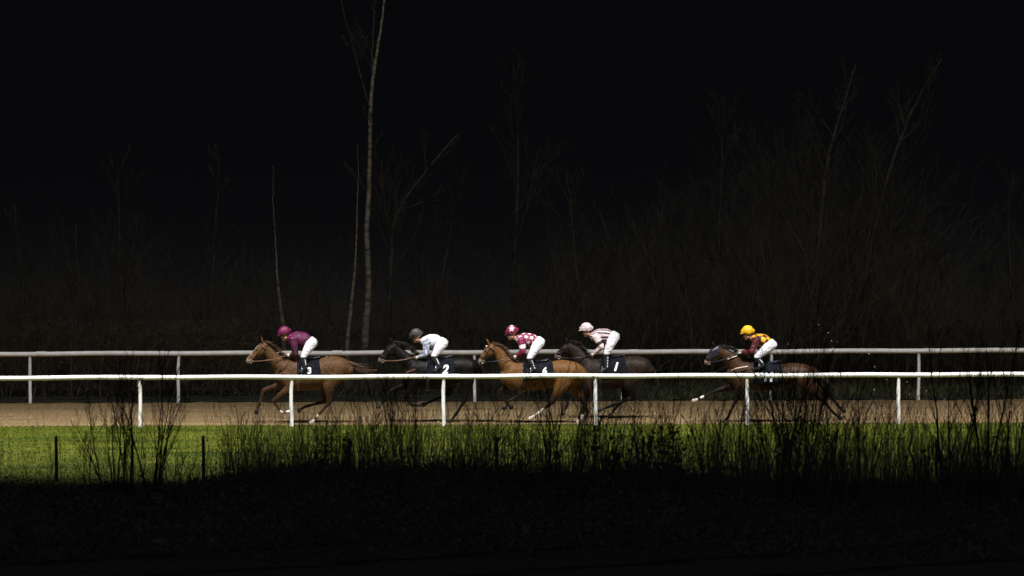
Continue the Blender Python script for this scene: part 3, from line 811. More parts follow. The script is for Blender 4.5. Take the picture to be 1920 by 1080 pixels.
def jockey(J):
    Z = 4.908; ox, oy, Y = J['ox'], 590.0, J['Y']
    def q(p, dy=0.0):
        v = P(ox + p[0] / Z, oy + p[1] / Z, Y); return Vector((v.x, Y + dy, v.z))
    S_, H_, K_, A_, T_, E_, W_ = [J[k] for k in 'SHKATEW']
    root0 = q(H_); rootloc = Vector((root0.x, Y, q(A_).z))
    root = empty('person', rootloc)
    tag(root, J['label'], 'person', 'jockeys riding in the race')
    hc, fc = q(J['helmet']), q(J['face'])
    s, h = q(S_), q(H_)
    ax = (h - s).normalized(); upv = Vector((-ax.z, 0, ax.x)); 
    if upv.z < 0: upv = -upv
    def side(sg):
        return dict(sh=q(S_, sg * .15) , el=q(E_, sg * .20), wr=q(W_, sg * .09), hp=q(H_, sg * .09), kn=q(K_, sg * .27), an=q(A_, sg * .30), to=q(T_, sg * .30))
    # body
    B = Org(rootloc)
    B.loft([s.lerp(fc, .6), s], [.052, .06], 'neck')
    face_dir = (Vector((-1, 0, -.35))).normalized()
    B.ball(hc + Vector((0, 0, -.01)), (.095, .10, .076), 'head')
    B.loft([hc + Vector((-.01, 0, -.03)), fc + Vector((-.005, 0, -.01)), fc + Vector((-.02, 0, -.045))], [(.088, .072), (.072, .058), (.035, .034)], 'face')
    B.loft([fc + Vector((-.062, 0, .02)), fc + Vector((-.085, 0, -.005))], [.012, .015], 'nose', 1, 8)
    B.loft([fc + Vector((-.055, 0, -.04)), fc + Vector((-.062, 0, -.045))], [(.008, .022), (.006, .018)], 'lips', 1, 8)
    for sg in (-1, 1): B.ball(fc + Vector((.03, sg * .066, .0)), (.018, .028, .009), 'ear')
    B.loft([s, s.lerp(h, .5) + upv * .01, h], [(.10, .14), (.095, .125), (.10, .125)], 'torso', 3, 16)
    for sg in (-1, 1):
        d = side(sg)
        B.loft([d['sh'], d['el'], d['wr']], [.05, .04, .028], 'arm', 3, 10)
        B.loft([d['hp'], d['kn']], [.08, .052], 'thigh', 1, 12); B.loft([d['kn'], d['an']], [.05, .035], 'shin', 1, 10)
        B.loft([d['an'], d['to']], [.032, .03], 'foot', 1, 10)
    B.build('body', M['skin'], root, .011, 2)
    # jacket
    G = Org(rootloc); tr_ = J.get('tr', .155)
    G.loft([s + ax * -.05, s + ax * .06 + upv * .012, s.lerp(h, .55) + upv * .02, h - ax * .10], [(tr_ * .66, .13), (tr_ * .98, .19), (tr_, .175), (tr_ * .86, .155)], 'torso', 3, 22)
    G.loft([s.lerp(fc, .35), s], [.062, .085], 'collar', 1)
    for sg in (-1, 1):
        d = side(sg)
        G.loft([d['sh'], d['sh'].lerp(d['el'], .5), d['el']], [(.092, .08), (.078, .066), (.066, .058)], 'sleeve', 3, 14)
        G.loft([d['el'], d['el'].lerp(d['wr'], .5), d['wr'].lerp(d['el'], .08)], [(.066, .058), (.058, .05), (.036, .034)], 'forearm', 3, 14)
    Sv, Hv = np.array(s - rootloc), np.array(h - rootloc); axv = np.array(ax); upn = np.array(upv)
    Ev = np.array(q(E_) - rootloc); Wv = np.array(q(W_) - rootloc)
    def jcol(co, lab):
        rel = co - Sv; u = rel @ axv; vu = rel @ upn; vl = np.abs(rel[:, 1])
        ang = np.arctan2(vl, vu - .01)             # 0 top .. pi belly
        v = ang * .17
        sl = (lab == 'sleeve') | (lab == 'forearm')
        SE = Ev - Sv; ta = (co - Sv)[:, [0, 2]] @ SE[[0, 2]] / (SE[[0, 2]] @ SE[[0, 2]])
        return J['pattern'](co, lab, u, v, sl, ta)
    G.build('jacket', M[J.get('jmat', 'silk')], root, .010, 2, jcol)
    # breeches
    G = Org(rootloc)
    G.loft([h - ax * .12 + upv * .0, h, h + ax * .045], [(.115, .145), (.14, .165), (.12, .15)], 'hip', 3, 18)
    for sg in (-1, 1):
        d = side(sg)
        G.loft([d['hp'], d['hp'].lerp(d['kn'], .45) + Vector((0, sg * .02, 0)), d['kn']], [(.135, .10), (.105, .09), (.070, .065)], 'thigh', 3, 16)
    G.build('breeches', M['breeches'], root, .011, 2)
    for sg in (-1, 1):
        d = side(sg)
        G = Org(rootloc)
        G.loft([d['kn'].lerp(d['an'], .05), d['kn'].lerp(d['an'], .45), d['an']], [(.066, .06), (.060, .054), (.044, .042)], 'shaft', 3, 14)
        td = d['to'] - d['an']
        G.loft([d['an'] - td * .12, d['an'] + td * .5, d['to']], [(.043, .04), (.04, .042), (.028, .036)], 'foot', 3, 12)
        bo = G.build('boot', M['leather'], root, .010, 2)
        # pale strap down the boot and the stirrup
        a = d['kn'].lerp(d['an'], .2) + Vector((.035, sg * .045, 0)) - rootloc; b = d['an'] + Vector((.035, sg * .045, .01)) - rootloc
        lines = []
        for k in range(J.get('dots', 4)):
            t0, t1 = k / J.get('dots', 4), (k + .62) / J.get('dots', 4)
            lines.append((np.array([tuple(a.lerp(b, t0)), tuple(a.lerp(b, (t0 + t1) / 2)), tuple(a.lerp(b, t1))]), [.010, .012, .010]))
        V, F = tubes_np(lines, 6); link('boot_strap', mesh_np('boot_strap', V, F), M['number'], bo)
        c = d['an'].lerp(d['to'], .6) - rootloc
        r_ = [tuple(c + Vector((0, math.sin(t) * .058, math.cos(t) * .075 + .015))) for t in np.linspace(0, 2 * math.pi, 21)]
        V, F = tubes_np([(np.array(r_), [.007] * 21)], 6); link('stirrup', mesh_np('stirrup', V, F), M['metal'], root)
        # glove: palm, four curled fingers, thumb
        G = Org(rootloc)
        w = d['wr']; fw = (w - d['el']).normalized(); lat = Vector((0, 1, 0)); dnn = fw.cross(lat).normalized()
        if dnn.z > 0: dnn = -dnn
        G.loft([w - fw * .03, w + fw * .02, w + fw * .07], [(.028, .03), (.030, .03), (.034, .024)], 'palm', 2, 12, lat=lat)
        for k in range(4):
            ln = (.9, 1.0, .95, .78)[k]
            o = w + fw * .072 + dnn * (-.03 + .02 * k) 
            inw = Vector((0, -sg, 0))
            G.loft([o, o + fw * .028 * ln, o + fw * .036 * ln + inw * .028 * ln, o + fw * .012 + inw * .042 * ln, o - fw * .012 + inw * .034], [.0098, .0096, .009, .0085, .0078], 'finger', 2, 8)
        o = w + fw * .025 - dnn * .03
        G.loft([o, o + fw * .025 - dnn * .014, o + fw * .052 - dnn * .012 + Vector((0, -sg * .014, 0))], [.013, .0115, .009], 'thumb', 2, 8)
        G.build('glove', M['glove'], root, .0045, 1)
    # helmet with peak
    hd = Vector(J.get('hdir', (-1, 0, -.25))).normalized()
    G = Org(rootloc)
    G.ball(hc + Vector((.004, 0, .02)), (.138, .132, .115), 'shell', hd)
    G.build('helmet', M['silk'], root, .009, 2, lambda co, lab: J['cap'](co, np.array(hc - rootloc)))
    he = root.children[-1] if False else [c for c in root.children if c.name.startswith('helmet')][0]
    # flatten the underside of the shell: cut away below the brow line
    me = he.data; n = len(me.vertices); co = np.empty(n * 3, dtype=np.float32); me.vertices.foreach_get('co', co); co = co.reshape(-1, 3)
    hcl = np.array(hc - rootloc); upl = np.array(Vector((-hd.z, 0, hd.x)) * -1.0)
    if upl[2] < 0: upl = -upl
    t = (co - hcl) @ upl
    lowv = t < -.035
    co[lowv] += (np.outer((-.035 - t[lowv]) * .92, upl))
    me.vertices.foreach_set('co', co.astype(np.float32).ravel()); me.update()
    G = Org(rootloc); up = Vector(upl)
    G.loft([hc + hd * .10 - up * .015, hc + hd * .17 - up * .035], [(.012, .08), (.006, .055)], 'peak', 1, 12)
    pk = G.build('peak', M['silk'], he, .006, 1, lambda co, lab: J['cap'](co, np.array(hc - rootloc) + np.array([9, 9, 9])))
    # goggles
    G = Org(rootloc); gc = hc + hd * .088 - up * .045
    G.loft([gc + Vector((.03, -.06, 0)), gc + Vector((0, -.03, 0)), gc + Vector((0, .03, 0)), gc + Vector((.03, .06, 0))], [(.02, .016)] * 4, '', 2, 10, lat=Vector((1, 0, 0)))
    G.build('goggles', M['goggles'], root, .006, 1)
    if 'whip' in J:
        a, b = q(J['whip'][0], -.12), q(J['whip'][1], -.34)
        o = tubes('riding_whip', [([tuple(a - rootloc - Vector((0, 0, 0))), tuple(a.lerp(b, .5) - rootloc), tuple(b - rootloc)], [.010, .008, .014])], M['tan_leather'], None, 8)
        o.location = rootloc
        tag(o, 'thin tan riding whip in the hand of the rider in pale lilac', 'whip')
    return root

def arr(c, n): return np.tile(np.array(c, float), (n, 1))

def pat1(co, lab, u, v, sl, ta):
    c = arr((.115, .009, .062), len(co)); k = sl & (ta > .45); c[k] = (.05, .008, .024)
    return c
def pat2(co, lab, u, v, sl, ta):
    c = arr((.66, .66, .84), len(co)); n = vnoise(co, 45, 4); k = sl & (n > -0.05); c[k] = (.20, .23, .32); c[sl & ~k] = (.52, .55, .66)
    return c
def pat3(co, lab, u, v, sl, ta):
    c = arr((.20, .016, .065), len(co))
    su, sv = .13, .125
    row = np.floor(v / sv)
    uu = (u + .03 + (row % 2) * su / 2) % su - su / 2; vv = v % sv - sv / 2
    k = star(uu, vv, .056) & ~sl; c[k] = (.75, .72, .74)
    band = sl & (ta > .40) & (ta < .72); c[band] = (.75, .72, .74)
    return c
def pat4(co, lab, u, v, sl, ta):
    c = arr((.74, .58, .63), len(co)); k = ((v + .015) % .092 < .043) & ~sl; c[k] = (.012, .010, .012)
    k = sl & (ta > .50) & (ta < .78) & (lab == 'sleeve'); c[k] = (.012, .010, .012)
    return c
def pat5(co, lab, u, v, sl, ta):
    c = arr((.80, .42, .012), len(co)); k = ((np.floor((u + .02) / .105) + np.floor((v + .04) / .105)) % 2 == 0) & ~sl; c[k] = (.085, .010, .012)
    c[sl] = (.085, .010, .016)
    return c
def cap_plain(col):
    def f(co, c):
        o = arr(col, len(co))
        rel = co - c; k = (np.abs(rel[:, 0] - .01) < .006) & (np.abs(rel[:, 1]) < .2); o[k] = np.array(col) * .55
        return o
    return f
def cap_star(co, c):
    o = arr((.20, .016, .06), len(co)); rel = co - c
    k = star(rel[:, 2] - .075, rel[:, 0], .072); o[k] = (.75, .70, .72)
    k = star(rel[:, 0] * 1.0, rel[:, 1], .07) & (rel[:, 2] > .08); o[k] = (.75, .70, .72)
    return o

JOCKEYS = [
 dict(ox=440, Y=1.45, label='jockey crouching in mottled plum purple silks and matching cap on the leading horse', helmet=(455, 165), face=(462, 213), S=(540, 222), H=(706, 258), K=(632, 385), A=(648, 492), T=(600, 522), E=(560, 365), W=(510, 374),
      tr=.18, pattern=pat1, cap=cap_plain((.17, .018, .075)), jmat='silk_mottled', dots=1),
 dict(ox=680, Y=1.6, label='jockey in pale lilac jacket with grey mottled sleeves and dark grey helmet', helmet=(490, 185), face=(495, 232), S=(590, 248), H=(730, 262), K=(655, 375), A=(705, 482), T=(655, 512), E=(580, 360), W=(515, 390),
      tr=.165, pattern=pat2, cap=cap_plain((.05, .05, .048)), dots=1, whip=((540, 480), (402, 524))),
 dict(ox=860, Y=1.2, label='jockey in maroon silks covered with white stars, star on the cap', helmet=(488, 158), face=(482, 205), S=(575, 230), H=(737, 255), K=(652, 395), A=(690, 500), T=(645, 524), E=(595, 335), W=(535, 382),
      tr=.155, pattern=pat3, cap=cap_star, dots=4),
 dict(ox=1010, Y=2.9, label='jockey in pink and black striped jacket with plain pale pink cap', helmet=(437, 132), face=(445, 178), S=(525, 200), H=(690, 205), K=(622, 355), A=(618, 490), T=(560, 520), E=(580, 290), W=(510, 360),
      tr=.165, pattern=pat4, cap=cap_plain((.76, .60, .65)), dots=4, hdir=(-1, 0, -.04)),
 dict(ox=1290, Y=1.15, label='jockey in yellow and maroon checked silks with bright yellow cap on the last horse', helmet=(548, 158), face=(545, 205), S=(632, 225), H=(762, 278), K=(630, 388), A=(690, 460), T=(625, 492), E=(588, 338), W=(490, 348),
      tr=.15, pattern=pat5, cap=cap_plain((.82, .47, .015)), dots=1, hdir=(-1, 0, -.04)),
]
for j in JOCKEYS: jockey(j)

# ---------------------------------------------------------------- kicked up sand behind the last horse
for i, (px, py, s_) in enumerate([(1535, 609, 1.3), (1553, 624, 1.6), (1559, 639, 1.2), (1514, 660, 1.3), (1629, 664, 1.6), (1640, 688, 1.4), (1570, 641, .8), (1478, 646, 1), (1562, 652, .9), (1701, 716, 1.2),
                                  (1639, 731, 1.5), (1737, 733, 1.6), (1600, 700, 1), (1625, 655, .9), (1645, 600, .8), (1705, 740, 1), (1663, 712, .9), (1590, 622, .8)]):
    c = P(px, py, 1.15 + 0.2 * math.sin(i * 2.4)); g = np.random.default_rng(i + 60)
    V = np.array([[1, 0, 0], [-1, 0, 0], [0, 1, 0], [0, -1, 0], [0, 0, 1], [0, 0, -1]], float) * (0.013 * s_) * g.uniform(.6, 1.3, (6, 1))
    F = np.array([[0, 2, 4], [2, 1, 4], [1, 3, 4], [3, 0, 4], [2, 0, 5], [1, 2, 5], [3, 1, 5], [0, 3, 5]])
    o = link('sand_clod', mesh_np('sand_clod', V, F, smooth=False), M['clod']); o.location = c
    tag(o, 'tiny clod of sand flying through the air behind the last horse', 'sand clod', 'sand clods kicked up behind the last horse')

# ================================================================ TREES BEHIND
def tree_from(name, Y, stems, label, cat, mat, seed, nb=14, bl=1.2, group=None, depth=2, spread=.75, twr=.010):
    """stems: list of px polylines [(px,py,r)], first one is the trunk"""
    rng = np.random.default_rng(seed)
    b = P(stems[0][0][0], stems[0][0][1], Y)
    root = empty(name, (b.x, Y, 0)); off = np.array([b.x, Y, 0.0])
    tl, cl = [], []
    for si, st in enumerate(stems):
        pts = [P(x, y, Y + (si * .25)) for x, y, r in st]; rr = [(r, r) for _, _, r in st]
        if si == 0:
            pts = [Vector((pts[0].x, Y, -.05))] + pts; rr = [(st[0][2] * 1.12,) * 2] + rr
        else:
            pts[0].y = Y
        cp, cr = catmull(pts, rr, 6)
        cp = np.array([tuple(p) for p in cp]) - off; cr = np.array([r[0] for r in cr])
        cp[1:, :2] += rng.normal(0, .006, (len(cp) - 1, 2))
        (tl if si == 0 else cl).append((cp, cr))
        for j in range(int(nb * (1 if si == 0 else .6))):
            f = .2 + .75 * rng.random(); i = min(int(f * (len(cp) - 1)), len(cp) - 2)
            a = rng.random() * 6.28
            d = cp[i + 1] - cp[i]; d /= np.linalg.norm(d) + 1e-9
            out = []
            grow(rng, cp[i], d * .9 + np.array([math.cos(a), math.sin(a), .25]) * spread, bl * (1.35 - 1.0 * f) * rng.uniform(.6, 1.4), min(cr[i] * .45, twr * 1.6), depth, out, .11, .22, 6, .5, .5, 6)
            cl += [(p, r) for p, r, _ in out]
    tubes('trunk', tl, mat, root, 8)
    if cl: tubes('crown', cl, M['bark'] if mat is not M['twig'] else mat, root, 4)
    tag(root, label, cat, group)
    return root

bp, bk, tw = M['bark_pale'], M['bark'], M['twig']
tree_from('birch_tree', 13.5, [[(684, 735, .10), (685, 640, .09), (691, 540, .07), (688, 430, .058), (693, 330, .05), (695, 195, .042), (705, 110, .034), (717, 30, .024), (728, -60, .016)],
                             [(694, 200, .024), (676, 140, .016), (660, 80, .013), (642, 10, .010), (630, -60, .007)], [(700, 150, .03), (698, 90, .024), (703, 20, .018)]],
          'tall pale birch, brightest tree, forking high up between the first two horses', 'tree', bp, 11, 5, .9)
tree_from('birch_tree', 12.6, [[(650, 745, .06), (652, 640, .052), (660, 560, .038), (667, 480, .022), (669, 400, .011), (672, 330, .006), (670, 270, .003)]],
          'thin pale birch leaning right just left of the tall birch', 'tree', bp, 12, 3, .5)
tree_from('birch_tree', 13.4, [[(536, 745, .06), (530, 610, .05), (522, 540, .032), (518, 480, .017), (515, 430, .010), (512, 370, .006), (513, 310, .003)]],
          'thin pale birch leaning left above the plum capped jockey', 'tree', bp, 13, 3, .5)
tree_from('bare_tree', 16, [[(720, 735, .08), (727, 620, .07), (735, 480, .05), (745, 400, .04), (800, 320, .03), (860, 250, .015)], [(737, 450, .03), (722, 380, .02), (715, 300, .012)]],
          'slim bare tree whose long branch slants up to the right beside the tall birch', 'tree', bk, 14, 16, 1.5)
tree_from('bare_tree', 14, [[(230, 740, .045), (229, 640, .04), (228, 545, .032), (224, 440, .018), (222, 350, .006), (221, 300, .002)], [(228, 560, .02), (205, 500, .016), (192, 420, .008)], [(229, 560, .018), (245, 490, .014), (262, 400, .008)]],
          'bare sapling with three upright leaders rising over the hedge at left', 'tree', bk, 15, 14, 1.2)
tree_from('bare_tree', 13.6, [[(132, 740, .04), (135, 620, .034), (140, 560, .026), (143, 500, .02), (142, 420, .01)], [(138, 575, .016), (128, 520, .014), (128, 430, .008)]],
          'bare sapling forking into a narrow pair over the hedge, left of the three-leader one', 'tree', bk, 16, 10, 1.0)
tree_from('bare_tree', 13.8, [[(48, 740, .04), (46, 600, .034), (42, 520, .026), (32, 440, .016), (26, 380, .01)], [(46, 590, .016), (58, 540, .014), (58, 450, .008)]],
          'leftmost bare sapling rising over the hedge near the photo edge', 'tree', bk, 17, 10, 1.0)
tree_from('bare_tree', 15, [[(375, 740, .045), (380, 640, .04), (398, 540, .03), (402, 440, .016), (410, 330, .005), (412, 290, .002)], [(382, 620, .02), (350, 560, .014), (330, 500, .008)]],
          'bare sapling standing at the right end of the hedge, left of the leading horse', 'tree', bk, 18, 14, 1.2)
tree_from('bare_tree', 15, [[(605, 740, .04), (640, 650, .034), (615, 595, .02), (590, 560, .01)]],
          'short bent bare stem leaning left behind the leading jockey', 'tree', bk, 19, 6, .8)
tree_from('bare_tree', 17, [[(830, 735, .05), (822, 620, .045), (830, 520, .034), (845, 430, .024), (850, 320, .012)], [(823, 600, .025), (790, 520, .016), (780, 430, .008)]],
          'bare tree standing behind the lilac jacketed jockey', 'tree', bk, 20, 16, 1.5)
tree_from('bare_tree', 19, [[(965, 735, .06), (962, 560, .05), (968, 420, .034), (972, 280, .018), (966, 180, .007), (962, 120, .003)], [(966, 460, .02), (990, 380, .016), (1010, 280, .01)]],
          'faint tall bare tree behind the star jacketed jockey', 'tree', bk, 21, 18, 1.5)
tree_from('bare_tree', 15.5, [[(1500, 735, .10), (1520, 620, .085), (1535, 500, .07), (1540, 400, .055), (1555, 290, .042), (1580, 200, .03), (1605, 120, .018)],
                            [(1532, 520, .05), (1490, 440, .035), (1445, 370, .024), (1432, 300, .014)], [(1536, 470, .03), (1510, 380, .022), (1500, 270, .012)]],
          'many-limbed bare tree curving up behind and right of the yellow capped jockey', 'tree', bk, 22, 26, 2.0)
tree_from('bare_tree', 16, [[(1570, 735, .09), (1600, 620, .075), (1625, 500, .06), (1648, 400, .05), (1675, 300, .04), (1710, 210, .03), (1765, 110, .018)],
                          [(1622, 520, .035), (1660, 450, .022), (1700, 400, .012)], [(1610, 580, .04), (1590, 480, .028), (1600, 370, .014)]],
          'bare tree leaning far to the right at the right of the wood', 'tree', bk, 23, 26, 2.0)
tree_from('bare_tree', 17, [[(1350, 735, .06), (1352, 600, .05), (1348, 480, .036), (1352, 360, .020), (1356, 240, .008), (1358, 180, .003)], [(1350, 520, .025), (1320, 440, .018), (1305, 350, .01)]],
          'slim bare tree rising just left of the yellow capped jockey', 'tree', bk, 24, 20, 1.5)
tree_from('bare_tree', 18, [[(1130, 735, .06), (1100, 600, .05), (1080, 500, .036), (1072, 400, .022), (1060, 320, .012)], [(1110, 640, .03), (1160, 540, .022), (1190, 440, .012)]],
          'bare tree spreading from low down behind the pink capped jockey', 'tree', bk, 25, 20, 1.5)
tree_from('bare_tree', 16, [[(1245, 735, .06), (1240, 620, .05), (1225, 520, .036), (1200, 440, .022)], [(1242, 640, .04), (1275, 540, .026), (1300, 450, .014)], [(1240, 600, .03), (1245, 500, .02), (1240, 400, .01)]],
          'low bare tree with fanned limbs in the gap between the last two horses', 'tree', bk, 26, 24, 1.5)
tree_from('bare_tree', 16, [[(1880, 740, .06), (1885, 620, .05), (1895, 520, .036), (1890, 420, .022), (1900, 330, .012)], [(1884, 630, .03), (1850, 550, .02), (1840, 470, .01)]],
          'rightmost bare tree at the edge of the photo behind the far rail', 'tree', bk, 27, 18, 1.5)
tree_from('bare_tree', 17, [[(1725, 735, .05), (1728, 600, .04), (1720, 500, .03), (1735, 400, .016)], [(1727, 620, .02), (1760, 540, .016), (1780, 460, .008)]],
          'thin bare tree above the far rail near its last visible post', 'tree', bk, 28, 16, 1.3)

# dense twiggy thicket that reads as one mass
def thicket():
    rng = np.random.default_rng(77); L = []
    env = [(-200, 1.8), (0, 2.0), (150, 2.4), (230, 3.0), (300, 2.2), (450, 2.2), (560, 2.6), (640, 2.0), (760, 2.5), (860, 2.2), (900, 1.4), (960, 2.0), (1040, 2.6), (1100, 3.0), (1250, 3.3), (1400, 3.4), (1500, 4.2), (1650, 4.2), (1740, 3.0), (1800, 1.5), (1850, 2.0), (1920, 3.0), (2150, 2.5)]
    ex, eh = zip(*env)
    for i in range(760):
        px = rng.uniform(-150, 2080); Yc = rng.uniform(13.0, 23)
        if 470 < px < 1000 and rng.random() < .35: continue
        h = np.interp(px, ex, eh) * rng.uniform(.55, 1.25)
        x = GX(px, Yc)
        for s_ in range(rng.integers(2, 5)):
            out = []
            d = np.array([rng.normal(0, .32), rng.normal(0, .2), 1.0])
            grow(rng, (x + rng.normal(0, .12), Yc + rng.normal(0, .12), .028 * (Yc - 10) - .05), d, h * rng.uniform(.7, 1.1), .014, 1, out, .17, .16, 9, .65, .5, 7, .15)
            L += [(p, np.maximum(r, .0035)) for p, r, _ in out]
    for i in range(2600):
        px = rng.uniform(440, 2050); Yc = rng.uniform(11.0, 13.5)
        if px > 1120: Yc += 3.6
        x = GX(px, Yc); out = []
        grow(rng, (x, Yc, -.04), (rng.normal(0, .45), rng.normal(0, .3), 1), rng.uniform(.4, 1.3), .009, 1, out, .16, .1, 4, .6, .5, 4, .2)
        L += [(p, np.maximum(r, .003)) for p, r, _ in out]
    o = tubes('thicket', L, M['twig'], None, 3)
    tag(o, 'dim mass of bare twiggy scrub filling the wood behind the far rail', 'thicket', kind='stuff')
thicket()

# clipped leafless hedge along the far rail at left
def hedge():
    rng = np.random.default_rng(31)
    Y0 = 11.2
    x0, x1 = GX(-120, Y0), GX(470, Y0)
    root = empty('hedge', ((x0 + x1) / 2, Y0, 0)); off = np.array([(x0 + x1) / 2, Y0, 0])
    stems, tws = [], []
    for i in range(60):
        x = rng.uniform(x0, x1); y = Y0 + rng.uniform(-.3, .5)
        out = []
        grow(rng, (x, y, -.03), (rng.normal(0, .18), rng.normal(0, .15), 1), rng.uniform(1.3, 1.75), .022, 0, out, .08, .2, 0)
        stems += [(p - off, r) for p, r, _ in out]
    for i in range(1600):
        x = rng.uniform(x0, x1); y = Y0 + rng.uniform(-.4, .6); z = rng.uniform(.1, 1.6)
        out = []
        grow(rng, (x, y, z), (rng.normal(0, .7), rng.normal(0, .5), rng.uniform(.1, 1)), rng.uniform(.25, .6), .006, 1, out, .2, .2, 4, .8, .5, 4)
        for p, r, _ in out:
            p = p - off; p[:, 2] = np.minimum(p[:, 2], 1.80 + rng.normal(0, .03)); tws.append((p, np.maximum(r, .003)))
    tubes('stems', stems, M['twig_brown'], root, 5)
    tubes('twigs', tws, M['twig_brown'], root, 3)
    n = 5200
    c = np.stack([rng.uniform(x0, x1, n), Y0 + rng.uniform(-.45, .6, n), rng.uniform(.15, 1.82, n)], 1) - off
    V = (c[:, None, :] + rng.normal(0, .016, (n, 3, 3))).reshape(-1, 3)
    link('leaves', mesh_np('leaves', V, np.arange(3 * n).reshape(-1, 3), False), M['leaf'], root)
    tag(root, 'clipped twiggy brown hedge with a level top along the far rail at left', 'hedge')
hedge()

# ================================================================ DARK SCRUB IN FRONT
_px = np.arange(-200, 2101, 8)
prof_x = [-200, 0, 200, 300, 400, 500, 600, 750, 850, 950, 1050, 1150, 1250, 1350, 1450, 1550, 1700, 1800, 1920, 2100]
prof_y = [905, 905, 910, 912, 893, 870, 855, 858, 866, 870, 878, 868, 862, 880, 895, 915, 925, 905, 895, 895]
_ng = np.random.default_rng(3)
prof_y = np.interp(_px, prof_x, prof_y) + np.interp(_px, [0, 400, 600, 1300, 1450, 2100], [8, 6, 12, 14, 24, 24]); prof_x = _px
for _f, _a in ((.012, 7), (.035, 6), (.09, 5), (.21, 4)):
    prof_y = prof_y + _a * np.sin(_px * _f * 1.3 + _ng.random() * 6) * np.sin(_px * _f * .37 + _ng.random() * 6)
def undergrowth():
    rng = np.random.default_rng(9)
    L = []
    # ragged standing stems
    n = 22000
    px = rng.uniform(-60, 1980, n); Yc = rng.uniform(-42, -27, n); 
    frac = rng.random(n)
    for i in range(n):
        Y = Yc[i] if i % 2 else rng.uniform(-31, -27)
        ty = np.interp(px[i], prof_x, prof_y)
        top = P(px[i], ty, -29).z
        k = (0.45 + 0.6 * frac[i] + (0.55 if rng.random() < (.10 if px[i] > 380 else .03) else 0) * rng.random())
        h = max(.15, top * k * .86) + rng.exponential(.13 if px[i] > 380 else .07)
        x = GX(px[i], Y)
        lx, ly = rng.normal(.04, .14) * h, rng.normal(0, .1) * h
        c = rng.normal(0, .03, 2) * h
        w = rng.uniform(.003, .007)
        L.append((np.array([[x, Y, -.03], [x + lx * .35 + c[0], Y + ly * .4, h * .55], [x + lx, Y + ly, h]]), [w, w * .8, w * .3]))
    # tall thin stalks standing up in front of the sand
    for i in range(5600):
        p_ = (rng.normal(1490, 55) if i % 26 == 0 else rng.uniform(1760, 1960) if i % 17 == 0 else 0) or 420 + 1560 * rng.random() if i > 140 else rng.uniform(-40, 420)
        Y = rng.uniform(-32, -27); x = GX(p_, Y)
        ty = rng.uniform(742, 850) if rng.random() < .5 else rng.uniform(800, 875)
        h = P(p_, ty, Y).z
        out = []
        grow(rng, (x, Y, -.03), (rng.normal(.03, .11), rng.normal(0, .06), 1), h, rng.uniform(.003, .0065), 1 if rng.random() < .6 else 0, out, .05, .1, 3, .35, .3, 6, .3)
        L += [(p, np.maximum(r, .0028)) for p, r, _ in out]
    V, F = tubes_np(L, 3)
    # leaf litter / bramble leaves as small folded faces through the mass
    m = 100000
    px = rng.uniform(-60, 1980, m); Y = np.where(rng.random(m) < .6, rng.uniform(-31, -27, m), rng.uniform(-46, -31, m))
    T = np.interp(px, prof_x, prof_y); top = np.array([P(a, b, -29).z for a, b in zip(px, T)])
    z = top * rng.random(m) ** .75 * .88 + rng.exponential(.06, m)
    x = (px - 960) / FPX * (CD + Y)
    c = np.stack([x, Y, z], 1)
    sz = rng.uniform(.012, .028, m)
    d1 = rng.normal(0, 1, (m, 3)) * sz[:, None]; d2 = rng.normal(0, 1, (m, 3)) * sz[:, None]
    q = np.stack([c - d1, c + d2, c + d1, c - d2], 1).reshape(-1, 3)
    F2 = np.arange(4 * m).reshape(-1, 4) + len(V)
    o = link('undergrowth', mesh_np('undergrowth', np.concatenate([V, q]), np.concatenate([F, F2]), False), M['fore_dead'])
    tag(o, 'black unlit mass of weeds and brambles along the bottom of the photo', 'undergrowth', kind='stuff')
undergrowth()

def shrub(px, top, spread, nst, seed, label, Y=-30, lean=0.0, r=.016, name='shrub', dep=2, base_spread=10, cat='shrub', leaves=0, nb=6, group=None):
    rng = np.random.default_rng(seed)
    x = GX(px, Y); root = empty(name, (x, Y, 0)); off = np.array([x, Y, 0])
    H = P(px, top, Y).z
    st, tw = [], []
    for i in range(nst):
        out = []
        f = (i + .5) / nst * 2 - 1
        bx = f * base_spread / 90
        d = np.array([f * spread / 90 / H + lean + rng.normal(0, .04), rng.normal(0, .1), 1])
        hh = H * (rng.uniform(.72, 1.0) if nst > 1 else 1)
        grow(rng, (bx, rng.normal(0, .06), -.03), d, hh * math.hypot(1, d[0]), r * rng.uniform(.7, 1.1), dep, out, .05, .12, nb, .42, .42, 7, .3)
        st.append((out[0][0], out[0][1])); tw += [(p, np.maximum(q, .0032)) for p, q, _ in out[1:]]
    tubes('stem', st, M['fore_twig'], root, 6)
    tubes('twigs', tw, M['fore_twig'], root, 4)
    if leaves:
        c = np.stack([rng.normal(0, spread / 90 * .6, leaves), rng.normal(0, .2, leaves), H * rng.uniform(.3, 1, leaves)], 1)
        d1 = rng.normal(0, .028, (leaves, 3)); d2 = rng.normal(0, .028, (leaves, 3))
        q = np.stack([c - d1, c + d2, c + d1, c - d2], 1).reshape(-1, 3)
        link('leaves', mesh_np('leaves', q, np.arange(4 * leaves).reshape(-1, 4), False), M['fore_twig'], root)
    tag(root, label, cat, group)
    return root

